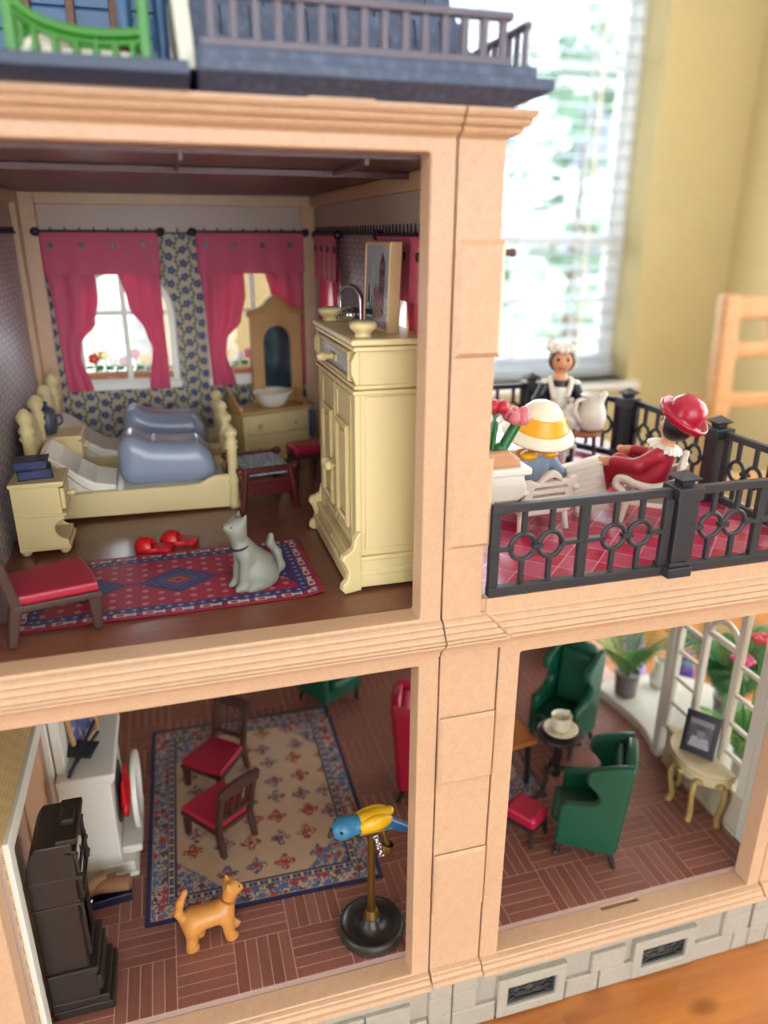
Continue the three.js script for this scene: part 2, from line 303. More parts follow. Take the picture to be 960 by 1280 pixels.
hp('moulding', [PX(band(footer.map(([y, z]) => [y, z + .0004])), R0, R1, .0003)], peach);
// balcony fascia: its left end follows the pillar's turned moulding
const fascia = [[.0056, .0006]].concat(midTop.map(([y, z]) => [y - .0004, Math.max(z, 0) + .0006]));
{
  const g = PX(band(fascia), 0, 1, 0), p = g.attributes.position;
  for (let i = 0; i < p.count; i++) { const z = p.getZ(i); p.setX(i, p.getX(i) < .5 ? (.0270 + Math.max(z, 0) * 1.28) : R1); }
  g.computeVertexNormals(); hp('moulding', [g], peach);
}
// corner pillar with quoins; its mouldings turn the corner
function turned(pr, x0, x1, out) {
  const g = PX(band(pr), 0, 1, 0), p = g.attributes.position;
  for (let i = 0; i < p.count; i++) { const z = p.getZ(i); p.setX(i, p.getX(i) < .5 ? x0 : x1 + Math.max(z, 0) * out); }
  g.computeVertexNormals(); return g;
}
const solidBand = (pr, x1, out, d) => {                             // the return of the moulding along the pillar's side
  const g = PZ(pr.map(([y, z]) => [x1 + z * out, y]).concat([[x1 - .004, pr[pr.length - 1][0]], [x1 - .004, pr[0][0]]]), 0, 1), p = g.attributes.position;
  for (let i = 0; i < p.count; i++) { const x = p.getX(i) - x1; p.setZ(i, p.getZ(i) < .5 ? -d : Math.max(x, 0) / out); }
  g.computeVertexNormals(); return g;
};
const PU = .0256;
hp('corner_pillar', [BB(P0, PU, -.001, .1700, -FT, 0, .0006), BB(.0188, PU, -.001, .1700, -.05, -.002, .0006)], peach);
hp('corner_pillar', [BB(P0, P1, -.1935, -.0172, -FT, -.0002, .0006)], peach);
for (const [a, b] of [[.1005, .1395], [.0284, .0634]]) hp('quoin', [mv(EX(shp([[P0 + .0002, a], [PU + .0018, a], [PU + .0018, b], [P0 + .0002, b]]), .0124, .0019, 1), 0, 0, -.0106), mv(EX(shp([[.0188, a], [PU + .0018, a], [PU + .0018, b], [.0188, b]]), .046, .0019, 1), 0, 0, -.0502)], peach);
for (const [a, b] of [[-.0815, -.0480], [-.1560, -.1215]]) hp('quoin', [mv(EX(shp([[P0 + .0002, a], [P1 - .0003, a], [P1 - .0003, b], [P0 + .0002, b]]), .0024, .0013, 1), 0, 0, -.0006)], peach);
for (const [pr, out] of [[midTop, 1.3], [cornice, 1.15]]) hp('pillar_moulding', [turned(pr, P0, PU, out), solidBand(pr, PU, out, .05)], peach);
hp('pillar_moulding', [turned(midLow, P0, P1, .2)], peach);
hp('pillar_moulding', [turned(footer.map(([y, z]) => [y + .001, z]), P0, P1, 0)], peach);
hp('pillar_moulding', [BB(P0, P1, -.0174, -.0004, -FT, .0001)], peach);
// next pillar on the far side of the wing, cut by the picture's edge
hp('corner_pillar', [BB(.2018, .226, -.1935, -.0095, -FT, -.0002, .0006)], peach);
hp('pillar_moulding', [turned(footer.map(([y, z]) => [y + .001, z]), .2018, .226, 0)], peach);
hp('quoin', [mv(EX(shp([[.202, -.0815], [.226, -.0815], [.226, -.048], [.202, -.048]]), .0024, .0013, 1), 0, 0, -.0006)], peach);
hp('quoin', [mv(EX(shp([[.202, -.156], [.226, -.156], [.226, -.1215], [.202, -.1215]]), .0024, .0013, 1), 0, 0, -.0006)], peach);
// little slot cover in the wing's sill
hp('sill', [mv(rot(EX(rectHole(.0446, .1937, .0001, FT, [[.1080, .1310, .0074, .0098]]), .0032, .0003), -PI / 2, 0, 0), 0, LF - .0032, 0)], peach);
// stone plinth
const vents = [-.118, .0655, .1448];
const plinth = hp('plinth', [BB(-.18, .226, TY, -.1992, -.27, -.0100), mv(EX(rectHole(-.18, .226, TY, -.1992, vents.map((x) => [x - .0136, x + .0136, TY + .0082, TY + .0214])), .0086), 0, 0, -.0100)], stoneGrey);
const blockAt = (x0, x1, y0, y1, z = .0012) => { const m = part('stone_block', [mv(EX(shp([[x0, y0], [x1, y0], [x1, y1], [x0, y1]]), .0034, .0006, 1), 0, -TY, z - .0034)], stoneGrey, plinth); return m; };
const y0b = TY + .0004, rowH = .0135;
for (const [x0, x1, r, dz] of [[-.148, -.13, 0, 0], [-.129, -.105, 1, 0], [-.104, -.08, 0, 0], [-.079, -.052, 1, 0], [-.072, -.045, 0, 0], [-.044, -.016, 0, 0], [-.051, -.024, 1, 0], [-.023, -.0005, 1, 0], [-.015, .0086, 0, 0],
  [.0092, .0212, 1, 0], [.0092, .0212, 2, 0], [.0218, .0345, 2, 0], [.0218, .0345, 1, 0], [.0218, .0455, 0, 0], [.0092, .0212, 0, 0], [.086, .1052, 0, 0], [.1004, .1205, 1, 0], [.106, .1262, 0, 0], [.1638, .1905, 0, 0], [.1825, .2, 1, 0], [.1825, .2, 2, 0], [.191, .2012, 0, 0], [.2018, .2135, 0, 0], [.2018, .2135, 1, 0], [.2018, .2135, 2, 0], [.214, .2255, 0, 0]])
  blockAt(x0, x1, y0b + r * rowH, y0b + (r + 1) * rowH - .0005, .0012 + dz);
for (const vx of vents) {
  const w = .0385, h = .0262, yv = TY + .0148;
  part('vent_surround', [mv(EX(rectHole(vx - w / 2, vx + w / 2, yv - h / 2, yv + h / 2, [[vx - .0138, vx + .0138, yv - .0068, yv + .0068]]), .005, .0007, 1), 0, -TY, -.0026)], stoneGrey, plinth);
  const g = [EX(rectHole(vx - .0138, vx + .0138, yv - .0068, yv + .0068, [[vx - .0124, vx + .0124, yv - .0054, yv + .0054]]), .0016, .0003, 1), T(Array.from({ length: 12 }, (_, i) => [vx + .0030 * Math.cos(i * PI / 6), yv + .0030 * Math.sin(i * PI / 6), .0008]), .0007, 28, 6, true)];
  for (const sx of [-1, 1]) for (const sy of [-1, 1]) {
    g.push(T([[vx + sx * .0026, yv + sy * .0016, .0008], [vx + sx * .006, yv + sy * .0012, .0008], [vx + sx * .0095, yv + sy * .0044, .0008], [vx + sx * .012, yv + sy * .0050, .0008]], .0007, 14, 6));
    g.push(T([[vx + sx * .0078, yv + sy * .0026, .0008], [vx + sx * .0105, yv + sy * .0010, .0008], [vx + sx * .0122, yv + sy * .0016, .0008]], .0006, 10, 6));
  }
  part('vent_grille', g.map((k) => mv(k, 0, -TY, -.0012)), ironMat, plinth, 'black scrolled ventilation grille');
}
// floors
const bedFloor = mat('#ffffff', .20, { map: tex(256, 256, (u, v) => mixc(hex('#6d4234'), hex('#82513f'), .5 * vnoise(u * 6, v * 90, 0, 3) + .5 * vnoise(u * 100, v * 100, 100)), true, 1 / .06, 1 / .06), bumpMap: grain, bumpScale: .00003 });
hp('bedroom_floor', [BB(XW, .0146, -.004, 0, ZW, -FT)], bedFloor);
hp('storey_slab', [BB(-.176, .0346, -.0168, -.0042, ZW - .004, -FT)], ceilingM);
const groundM = plastic('#cfb1aa', .5);
const parquet = hp('parquet_floor', [BB(XW, .24, -.1985, LF - .0003, -.31, -FT)], groundM);
{
  const wood = [['#7d4e45', '#935f55'], ['#845349', '#9a6658'], ['#78493f', '#8c5a4e']].map(([a, b], k) => mat('#ffffff', .34, { map: tex(64, 256, (u, v) => mixc(hex(a), hex(b), .6 * vnoise(u * 18, v * 5, 0, k) + .35 * vnoise(u * 50, v * 50, 0, k + 3)), true, 1 / .006, 1 / .028) }));
  const S = .02788, W = S / 5, gap = .00022, pl = boxUV(B(W - 2 * gap, .0010, S - 2 * gap, 0, 0, 0, .00018, 1)), plx = boxUV(B(S - 2 * gap, .0010, W - 2 * gap, 0, 0, 0, .00018, 1));
  const list = [];
  for (let bi = -2; bi < 13; bi++) for (let bj = 0; bj < 11; bj++) {
    const cx = -.1365 + (bi + .5) * S, cz = -.0130 - (bj + .5) * S, along = Math.abs(bi + bj) % 2 === 1;
    for (let k = 0; k < 5; k++) { const o = (k - 2) * W, x = along ? cx : cx + o, z = along ? cz + o : cz; const hw = along ? S / 2 : W / 2; if (x - hw < XW || x + hw > .236 || z < -.305) continue; list.push([x, z, along]); }
  }
  const seen = ([x, z]) => { const under = (x > -.118 && x < .005 && z < -.066 && z > -.225); return (under ? 9 : 0) + Math.hypot(x + .085, z - .243) + (x > .005 && x < .045 ? .12 : 0); };
  list.sort((a, b) => seen(a) - seen(b));
  const rest = [];
  list.forEach(([x, z, along], i) => {
    const g = along ? plx : pl;
    if (i < 298) { const m = part('plank', g, wood[(rnd() * 3) | 0], parquet, null, true); m.position.set(x, LF - TY - .0005, z); } else rest.push(g.clone().translate(x, LF - TY - .0005, z));
  });
  const m = part('far_planks', rest, wood[1], parquet, null, true); m.userData.kind = 'stuff';
}
// bedroom ceiling with ribs
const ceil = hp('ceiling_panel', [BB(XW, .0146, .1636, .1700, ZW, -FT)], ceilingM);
for (const z of [-.060]) hp('ceiling_rib', [BB(XW, .0146, .1610, .1636, z - .0012, z + .0012, .0004)], ceilingM);
for (const x of [-.076, -.018]) hp('ceiling_rib', [BB(x - .0007, x + .0007, .1616, .1636, -.078, -FT, .0003)], ceilingM);
hp('ceiling_edge', [BB(.0116, .0146, .157, .1636, ZW, -FT, .0006)], peach);
hp('ceiling_edge', [BB(XW, XW + .003, .157, .1636, ZW, -FT, .0006)], peach);
hp('ceiling_edge', [BB(XW, .0146, .157, .1636, ZW, ZW + .003, .0006)], peach);
// wallpapers
const flowerPaper = (() => { const bg = hex('#ab9d87'), blue = hex('#223060'), grn = hex('#454b3a');
  return tex(256, 256, (u, v) => { const s = Math.sin(v * PI * 2) * .06; let c = bg; const X = ((u * 2 + s) % 1 + 1) % 1, Y = (v * 2) % 1, k = Math.floor(u * 2 + s) & 1;
    const yy = (Y + k * .5) % 1; const dx = (X - .5) / 1, dy = (yy - .5) / 1, a = Math.atan2(dy, dx), r = Math.hypot(dx, dy);
    if (Math.abs(((u * 2 + .5 + .1 * Math.sin(v * PI * 4)) % 1) - .5) < .11 && ((v * 6) % 1) < .8) c = grn;
    if (r < .29 + .05 * Math.cos(5 * a)) c = blue; if (r < .06) c = hex('#8e93b0'); return c; }, true, 1 / .0165, 1 / .0165); })();
const stripePaper = (() => tex(256, 256, (u, v) => { const c = hex('#b9b0b4'), d = hex('#6d6880'), e = hex('#8c7f8e'); const X = (u * 4) % 1, Y = (v * 4 + Math.floor(u * 4) * .5) % 1; const p = Math.abs(X - .5), q = Math.abs(Y - .5);
  if (p < .10 && q < .38) return d; if (p > .40 && ((v * 24) % 1) < .55) return e; if (Math.hypot(p - .22, q - .2) < .10) return e; return c; }, true, 1 / .024, 1 / .024))();
const basketPaper = (() => tex(256, 256, (u, v) => { const c = hex('#b2955e'), d = hex('#745c36'), e = hex('#d0b67e'); const X = (u * 4) % 1, Y = (v * 4) % 1, odd = (Math.floor(u * 4) + Math.floor(v * 4)) & 1; const s = odd ? (X * 3) % 1 : (Y * 3) % 1;
  if (X < .08 || Y < .08) return d; return s < .3 ? d : s < .6 ? c : e; }, true, 1 / .016, 1 / .016))();
const paperFlower = mat('#ffffff', .6, { map: flowerPaper }), paperStripe = mat('#ffffff', .42, { map: stripePaper }), paperBasket = mat('#ffffff', .65, { map: basketPaper });
const upperWall = plastic('#b5a196', .5), innerPeach = peach;
// bedroom walls with window openings
const bw = [[-.1405, -.0785], [-.0585, .0035]];                      // the two back windows
const wy0 = .046, wy1 = .122;
const wallB = hp('bedroom_wall', [mv(EX(rectHole(XW, .0186, -.004, .1636, bw.map(([a, b]) => archShape(a, b, wy0, wy1))), .004), 0, 0, ZW - .004)], upperWall);
hp('wallpaper', [mv(EX(rectHole(XW + .012, .006, .0005, .1405, bw.map(([a, b]) => archShape(a - .001, b + .001, wy0 - .001, wy1 + .001))), .0006), 0, 0, ZW + .0001)], paperFlower);
for (const [a, b] of [[XW, XW + .012], [.006, .0146]]) hp('wall_post', [BB(a, b, 0, .1636, ZW, ZW + .004, .0006)], innerPeach);
hp('wall_post', [BB(XW, XW + .0035, 0, .1636, ZW + .004, ZW + .016, .0006)], innerPeach);
hp('bedroom_wall', [mv(rot(EX(rectHole(FT, -ZW, -.004, .1636, []), .0045), 0, PI / 2, 0), XW - .0045, 0, 0)], upperWall);
hp('wallpaper', [BB(XW, XW + .0005, .0005, .1405, ZW + .018, -FT - .001)], paperStripe);
const sideWin = archShape(.185, .245, wy0, wy1), sideWin2 = archShape(.045, .105, wy0, wy1);
hp('bedroom_wall', [mv(rot(EX(rectHole(FT, -ZW, -.004, .1636, [sideWin, sideWin2]), .004), 0, PI / 2, 0), .0146, 0, 0)], upperWall);
hp('wallpaper', [mv(rot(EX(rectHole(FT, -ZW - .001, .0005, .1405, [archShape(.184, .246, wy0 - .001, wy1 + .001), archShape(.044, .106, wy0 - .001, wy1 + .001)]), .0005), 0, PI / 2, 0), .0141, 0, 0)], paperStripe);
// row of small pegs along the top of the papered field
const dark = plastic('#2e2433', .5);
hp('picture_rail', [BB(XW + .012, .006, .1405, .1416, ZW, ZW + .002), BB(.0128, .0146, .1405, .1416, ZW + .004, -FT), BB(XW, XW + .0018, .1405, .1416, ZW + .016, -FT)], dark);
const peg = [];
for (let x = -.146; x < .004; x += .0082) peg.push(CY([x, .1414, ZW + .001], [x, .1442, ZW + .001], .0008, .0004, 6));
for (let z = -.02; z > -.262; z -= .0052) { peg.push(CY([.0138, .1414, z], [.0138, .1450, z], .0005, .0003, 6)); peg.push(CY([XW + .0008, .1414, z], [XW + .0008, .1440, z], .0005, .0003, 6)); }
const pegs = hp('rail_pegs', peg, dark); pegs.userData.kind = 'stuff';
// white arched windows
function archWindow(parent, w, h, place, nx = 2) {                   // local: bottom centre at the origin, facing +z
  const g = [];
  const outer = archShape(-w / 2, w / 2, 0, h), inner = archShape(-w / 2 + .004, w / 2 - .004, .005, h - .004); outer.holes.push(inner);
  g.push(mv(EX(outer, .004, .0004, 1), 0, 0, -.002));
  g.push(BB(-.0017, .0017, .004, h - .003, -.0012, .0014, .0004), BB(-w / 2 + .003, w / 2 - .003, h * .62 - .0014, h * .62 + .0014, -.0010, .0012, .0004));
  g.push(BB(-w / 2 - .001, w / 2 + .001, -.0015, .0035, -.003, .004, .0006));
  const fr = part('window_frame', g.map(place), whiteP, parent);
  const pg = archShape(-w / 2 + .0035, w / 2 - .0035, .0045, h - .0035);
  part('pane', [place(mv(EX(pg, .0005), 0, 0, -.0006))], paneGlass, fr);
}
for (const [a, b] of bw) archWindow(house, b - a, wy1 - wy0, (g) => mv(g, (a + b) / 2, wy0 - TY, ZW - .002));
for (const z of [-.215, -.075]) archWindow(house, .06, wy1 - wy0, (g) => mv(rot(g, 0, -PI / 2, 0), .0184, wy0 - TY, z));
// ground floor walls and the beam over the rooms
hp('parlour_wall', [mv(rot(EX(rectHole(FT, .31, -.1985, -.0168, [[.0185, .104, LF, -.088]]), .0045), 0, PI / 2, 0), XW - .0045, 0, 0)], upperWall);
hp('wallpaper', [mv(rot(EX(rectHole(FT, .306, LF, -.0172, [[.0112, .112, LF, -.081]]), .0005), 0, PI / 2, 0), XW, 0, 0)], paperBasket);
hp('parlour_wall', [BB(XW - .0045, .21, -.1985, -.0125, -.31, -.306)], plastic('#7d6047', .6));
hp('balcony_slab', [BB(.0146, .208, -.0124, .0050, ZW - .004, -.0006), BB(.0346, .208, -.0168, -.0124, ZW - .004, -FT)], peach);
hp('shutter_peg', [CY([.0268, .1350, -.0130], [.0360, .1350, -.0130], .0013, .0011, 10), SPH(.0014, .0360, .1350, -.0130, 1, 1, 1, 10)], plastic('#5b3a2e', .5), house, 'small brown peg on the pillar side');
// ---------------------------------------------------------------- bedroom
const cream = plastic('#d8c592', .36), ivory = plastic('#e4e0d2', .26);
const darkWood = mat('#3c221b', .5, { bumpMap: grain, bumpScale: .00003 }), redP = plastic('#9c1434', .34), mahogany = plastic('#5a1a1a', .32);
const blueGrey = plastic('#8690a4', .22), inkBlue = plastic('#0d1136', .45), slate2 = plastic('#3d4657', .35), slipperRed = plastic('#c01420', .35);
const silver = mat('#d0ccd0', .22, { metalness: .9 });
// wardrobe (its front faces the beds)
{
  const t = thing('wardrobe', 'tall cream wardrobe with one drawer over two panelled doors, a framed picture on top', 'wardrobe', [-.0022, BF + .0005, -.0675], -PI / 2);
  const W = .074, h0 = W / 2, zf = .0155, zb = -.0152;
  part('body', [BB(-h0 + .0015, h0 - .0015, .006, .1015, zb, zf - .0016, .0006), BB(-h0 + .001, -h0 + .007, .0145, .083, zf - .0025, zf, .0006), BB(h0 - .007, h0 - .001, .0145, .083, zf - .0025, zf, .0006), BB(h0 - .002, h0 - .0008, .018, .0815, -.013, zf - .004, .0003)], cream, t);
  part('cornice', [BB(-h0 - .0005, h0 + .0005, .0826, .0842, zb, zf + .0010, .0005), BB(-h0, h0, .0846, .0862, zb, zf + .0004, .0006)], cream, t);
  part('top', [BB(-h0 - .0012, h0 + .0012, .1012, .1036, zb, zf + .0016, .0007), BB(-h0 - .0004, h0 + .0004, .0990, .1008, zb, zf + .0006, .0005)], cream, t);
  part('base', [BB(-h0, h0, .0008, .0065, zb, zf + .0035, .0008), BB(-h0 - .0004, h0 + .0004, .0060, .0086, zb, zf + .0042, .0008), BB(-h0 - .0006, h0 + .0006, .0130, .0150, zb, zf + .0026, .0006), BB(-h0, h0, .008, .014, zb, zf + .002, .0004)], cream, t);
  for (const s of [-1, 1]) {
    const x = s * (h0 - .001);
    const foot = EX([[0, 0], [.0075, 0], [.0090, .0018], [.0086, .0042], [.0066, .0060], [.0060, .0090], [.0072, .0125], [.0088, .0150], [.0082, .0172], [.0058, .0180], [.0036, .0196], [.0028, .0235], [.0010, .0262], [0, .0262]], .0036, .0007);
    part('scroll_foot', [mv(rot(foot, 0, -PI / 2 + s * .25, 0), x + .0018, 0, zf - .002)], cream, t);
    part('bracket', [mv(rot(EX([[0, 0], [.0016, 0], [.0034, .004], [.0034, .009], [.0014, .0128], [0, .0128]], .003, .0005), 0, -PI / 2, 0), x + (s > 0 ? .0008 : .0022), .0863, zf - .002)], cream, t);
    const fin = part('finial', [L([[0, .1036], [.0032, .1036], [.0034, .1042], [.0030, .1048], [.0036, .1056], [.0050, .1068], [.0054, .1080], [.0050, .1090], [.0036, .1096], [.0030, .1094], [0, .1092]], 24, s * (h0 - .007), 0, zf - .005)], cream, t);
    const dx0 = s < 0 ? -h0 + .0075 : .0004, dx1 = s < 0 ? -.0004 : h0 - .0075, pxa = dx0 + .0045, pxb = dx1 - .0045;
    const d = part('door', [BB(dx0, dx1, .0158, .0820, zf - .0022, zf - .0006, .0004), mv(EX(rectHole(dx0 + .001, dx1 - .001, .0170, .0812, [[dx0 + .0036, dx1 - .0036, .0195, .0790]]), .0010, .0003, 1), 0, 0, zf - .0010)], cream, t);
    part('door_panel', [mv(EX(rectHole(pxa, pxb, .0240, .0680, [[pxa + .0026, pxb - .0026, .0266, .0654]]), .0022, .0007, 1), 0, 0, zf - .0008), BB(pxa + .0028, pxb - .0028, .0285, .0635, zf - .0008, zf + .0002, .0003)], cream, d);
    part('knob', [mv(rot(L([[0, 0], [.0011, 0], [.0010, .0016], [.0017, .0022], [.0024, .0036], [.0022, .0050], [.0012, .0058], [0, .006]], 18), PI / 2, 0, 0), s * .0030, .0452, zf), mv(rot(L([[0, 0], [.0021, 0], [.0020, .0007], [0, .0008]], 18), PI / 2, 0, 0), s * .0030, .0452, zf - .0002)], cream, d);
  }
  const dr = part('drawer', [mv(EX(rectHole(-h0 + .0065, h0 - .0065, .0868, .0984, [[-h0 + .0080, h0 - .0080, .0882, .0970]]), .0026, .0006, 1), 0, 0, zf - .0014)], cream, t);
  const print = mat('#ffffff', .3, { map: tex(256, 64, (u, v) => { const n = vnoise(u * 70, v * 16, 0, 3), k = vnoise(u * 40, v * 10, 0, 9); const edge = Math.min(u, 1 - u) < .03 || Math.min(v, 1 - v) < .12; return edge ? hex('#6f7268') : n > .62 ? hex('#6f7a80') : k > .6 ? hex('#9aa3ad') : hex('#c3c6c4'); }) });
  const pl = new THREE.BoxGeometry(W - .018, .0080, .0008); pl.translate(0, .0926, zf - .0004);
  part('drawer_print', [flat(pl)], print, dr, 'silvery floral print', true);
  part('knob', [mv(rot(L([[0, 0], [.0020, 0], [.0014, .0010], [.0012, .0030], [.0018, .0040], [.0020, .0062], [.0012, .0072], [0, .0074]], 18), PI / 2, 0, 0), 0, .0922, zf), B(.012, .0030, .0012, 0, .0922, zf + .0002, .0006)], cream, dr);
  const d2 = part('drawer', [BB(-h0 + .009, h0 - .009, .0090, .0124, zf - .001, zf + .0026, .0005)], cream, t);
  part('escutcheon', [mv(rot(L([[0, 0], [.0016, 0], [.0014, .0007], [.0006, .0008], [0, .0005]], 14), PI / 2, 0, 0), 0, .0107, zf + .0024)], cream, d2);
}
// picture leaning on top of the wardrobe
{
  const t = thing('framed_picture', 'framed picture of a dark tower and trees leaning against the wall on the wardrobe', 'picture', [.0036, .1036, -.0625], -PI / 2 + .03);
  const w = .034, h = .0345, ln = -.04;
  const paint = tex(160, 160, (u, v) => {
    const sky = mixc(hex('#8b8f9a'), hex('#a9abb3'), vnoise(u * 6, v * 6, 0, 2)); let c = sky; const n = vnoise(u * 40, v * 40, 0, 4);
    if (v < .16 + .04 * n) c = hex('#7d7480');
    const tw = u > .60 && u < .84 && v > .1 && v < .80; if (tw) { const r = Math.floor(v * 14) % 3; c = r === 0 ? hex('#3b2530') : mixc(hex('#5b2f3e'), hex('#8a5464'), n); if ((u * 40 % 3) < .8) c = hex('#4a2735'); }
    if (v > .80 && v < .80 + (.13 - Math.abs(u - .72)) * 1.3 - .04) c = hex('#3a2230');
    if (u > .36 && u < .62 && v > .1 && v < .5 + .05 * Math.sin(u * 60)) c = mixc(hex('#6a3a46'), hex('#a06c74'), n);
    for (const [tx, th] of [[.16, .52], [.30, .40], [.08, .3]]) if (v > .1 && v < th && Math.abs(u - tx) < (th - v) * .22 + .012) c = mixc(hex('#1d3a38'), hex('#2f5b50'), n);
    if (v < .42 && v > .1 && u > .4 && vnoise(u * 26, v * 26, 0, 12) > .72) c = hex('#7c2f3d');
    return c; });
  const fr = plastic('#c0a077', .42);
  part('frame', [rot(mv(EX(rectHole(-w / 2, w / 2, 0, h, [[-w / 2 + .0016, w / 2 - .0016, .0016, h - .0016]]), .0052, .0005, 1), 0, 0, 0), ln, 0, 0), rot(BB(-w / 2 + .001, w / 2 - .001, .001, h - .001, .0006, .0036), ln, 0, 0)], fr, t);
  const pg = new THREE.BoxGeometry(w - .0032, h - .0032, .0006); pg.translate(0, h / 2, .0044); rot(pg, ln, 0, 0);
  part('print', [flat(pg)], mat('#ffffff', .12, { map: paint }), t, 'glossy printed picture of a tower', true);
}
{
  const t = thing('table_mirror', 'small round topped silver mirror standing on the wardrobe behind the picture', 'mirror', [-.0045, .1036, -.0905], -PI / 2 + .5);
  part('frame', [mv(EX((() => { const s = archShape(-.0080, .0080, .0008, .0168); s.holes.push(archShape(-.0064, .0064, .0022, .0152)); return s; })(), .0024, .0006, 2, 20), 0, 0, -.001)], silver, t);
  part('glass', [mv(EX(archShape(-.0066, .0066, .002, .0154), .0008, 0, 1, 20), 0, 0, -.0002)], mat('#c9c3cc', .08, { metalness: 1 }), t);
  part('foot', [B(.012, .0016, .008, 0, .0008, 0, .0006), SPH(.0034, .001, .0036, .003, 1.2, .9, .8)], silver, t);
}
// pink curtains
const cloth = mat('#e05a80', .62, { transmission: .42, thickness: 0, bumpMap: grain, bumpScale: .0001 });
function sheet(fn, nu, nv, th, up) {                                     // closed thin sheet from fn(u, v) -> [x, y, z]
  const pos = [], idx = [], row = nu + 1, N = row * (nv + 1);
  for (const s of [0, 1]) for (let j = 0; j <= nv; j++) for (let i = 0; i <= nu; i++) { const p = fn(i / nu, j / nv); pos.push(p[0], p[1] - (up ? s * th : 0), p[2] - (up ? 0 : s * th)); }
  for (let j = 0; j < nv; j++) for (let i = 0; i < nu; i++) { const a = j * row + i, b = a + 1, c = a + row, d = c + 1; idx.push(a, c, b, b, c, d, a + N, b + N, c + N, b + N, d + N, c + N); }
  const rim = []; for (let i = 0; i < nu; i++) rim.push([i, i + 1]); for (let j = 0; j < nv; j++) rim.push([j * row + nu, (j + 1) * row + nu]); for (let i = nu; i > 0; i--) rim.push([nv * row + i, nv * row + i - 1]); for (let j = nv; j > 0; j--) rim.push([j * row, (j - 1) * row]);
  for (const [a, b] of rim) idx.push(a, b, a + N, b, b + N, a + N);
  const g = new THREE.BufferGeometry(); g.setAttribute('position', new THREE.Float32BufferAttribute(pos, 3)); g.setIndex(idx); g.computeVertexNormals(); return boxUV(flat(g));
}
const curtainBlack = plastic('#231a2b', .4);
const lerp3 = (t, k) => { for (let i = 1; i < k.length; i++) if (t <= k[i][0]) { const f = (t - k[i - 1][0]) / (k[i][0] - k[i - 1][0]), e = f * f * (3 - 2 * f); return k[i - 1][1] + (k[i][1] - k[i - 1][1]) * e; } return k[k.length - 1][1]; };
function curtainSet(label, pos, turn, w0 = .0680, tilt = 0) {
  const t = thing('curtain', label, 'curtain', pos, turn, 'pink curtains with valances in the toy bedroom'), w = w0 / 2;
  part('valance', [sheet((u, v) => [-w + u * 2 * w, -v * .0245, .0042 + .0005 * Math.sin(u * 26) * v], 40, 8, .0008)], cloth, t);
  const inner = [[0, -.0055], [.25, -.0050], [.45, -.0085], [.62, -.0185], [.72, -.0195], [1, -.0145]], outer = [[0, -w + .001], [.5, -w + .003], [1, -w + .004]];
  const inner2 = [[0, .0075], [.3, .0120], [.55, .0215], [.66, .0240], [1, .0205]], outer2 = [[0, w - .001], [1, w - .0005]];
  for (const [a, b] of [[outer, inner], [inner2, outer2]])
    part('drape', [sheet((u, v) => { const x0 = lerp3(v, a), x1 = lerp3(v, b), pinch = 1 - .5 * Math.exp(-Math.pow((v - .68) / .14, 2)); return [x0 + (x1 - x0) * u, -.018 - v * .0785, .0018 + .0006 * Math.sin(u * 15 + v * 1.5) * pinch]; }, 36, 30, .0006)], cloth, t);
  part('rod', [CY([-w - .001, .0006, .003], [w + .001, .0006, .003], .0008)], curtainBlack, t);
  for (const s of [-1, 1]) part('finial', [SPH(.0026, s * (w + .0018), .0004, .003, 1.1, 1, 1)], curtainBlack, t);
  for (let i = 0; i < 4; i++) part('ring', [mv(rot(flat(new THREE.CylinderGeometry(.0017, .0017, .0008, 16)), PI / 2, 0, 0), -w + .0055 + i * .0178, -.0072, .0047)], curtainBlack, t, 'dark round button');
  return t;
}
curtainSet('pink curtains at the bedroom window directly behind the two beds', [-.1185, .1412, ZW + .0012], 0);
curtainSet('pink curtains at the bedroom window behind the arched washstand mirror', [-.0275, .1412, ZW + .0012], 0);
curtainSet('pink curtains on the side wall between the mirror and the silver wardrobe ornament', [.0132, .1400, -.212], -PI / 2, .060);
curtainSet('pink curtains on the side wall behind the picture, cut by the peach frame', [.0132, .1400, -.066], -PI / 2, .060);
// window boxes with flowers outside the two back windows
const terracotta = plastic('#b0714f', .6), petals = ['#c8352f', '#e8c43a', '#e9e6e2', '#d8709a'].map((c) => plastic(c, .45)), stemGreen = plastic('#3f8a45', .5);
for (const [x, lb] of [[-.1095, 'terracotta window box of small flowers behind the left bedroom window'], [-.0275, 'terracotta window box of small flowers behind the window with the mirror']]) {
  const t = thing('flower_box', lb, 'planter', [x, .047, ZW - .0145], 0, 'flower boxes outside the bedroom windows');
  part('box', [EX([[-.026, 0], [.026, 0], [.028, .0075], [-.028, .0075]], .009, .0008)].map((g) => mv(g, 0, 0, 0)), terracotta, t);
  for (let i = 0; i < 8; i++) {
    const fx = -.0225 + i * .0064, h = .0125 + rr(0, .005), z = .0045 + rr(-.002, .002), fl = part('flower', [T([[fx, .006, z], [fx + .001, h * .7, z], [fx, h, z]], .0006, 8, 5), SPH(.0022, fx + .003, .0095, z, 1.3, .5, 1, 10), SPH(.0022, fx - .003, .011, z, 1.3, .5, 1, 10)], stemGreen, t);
    const pg = []; for (let k = 0; k < 5; k++) pg.push(SPH(.0018, fx + .0021 * Math.cos(k * 1.257), h + .0018 + .0021 * Math.sin(k * 1.257), z, 1, 1, .6, 8));
    part('blossom', pg, petals[i % 4], fl);
  }
}
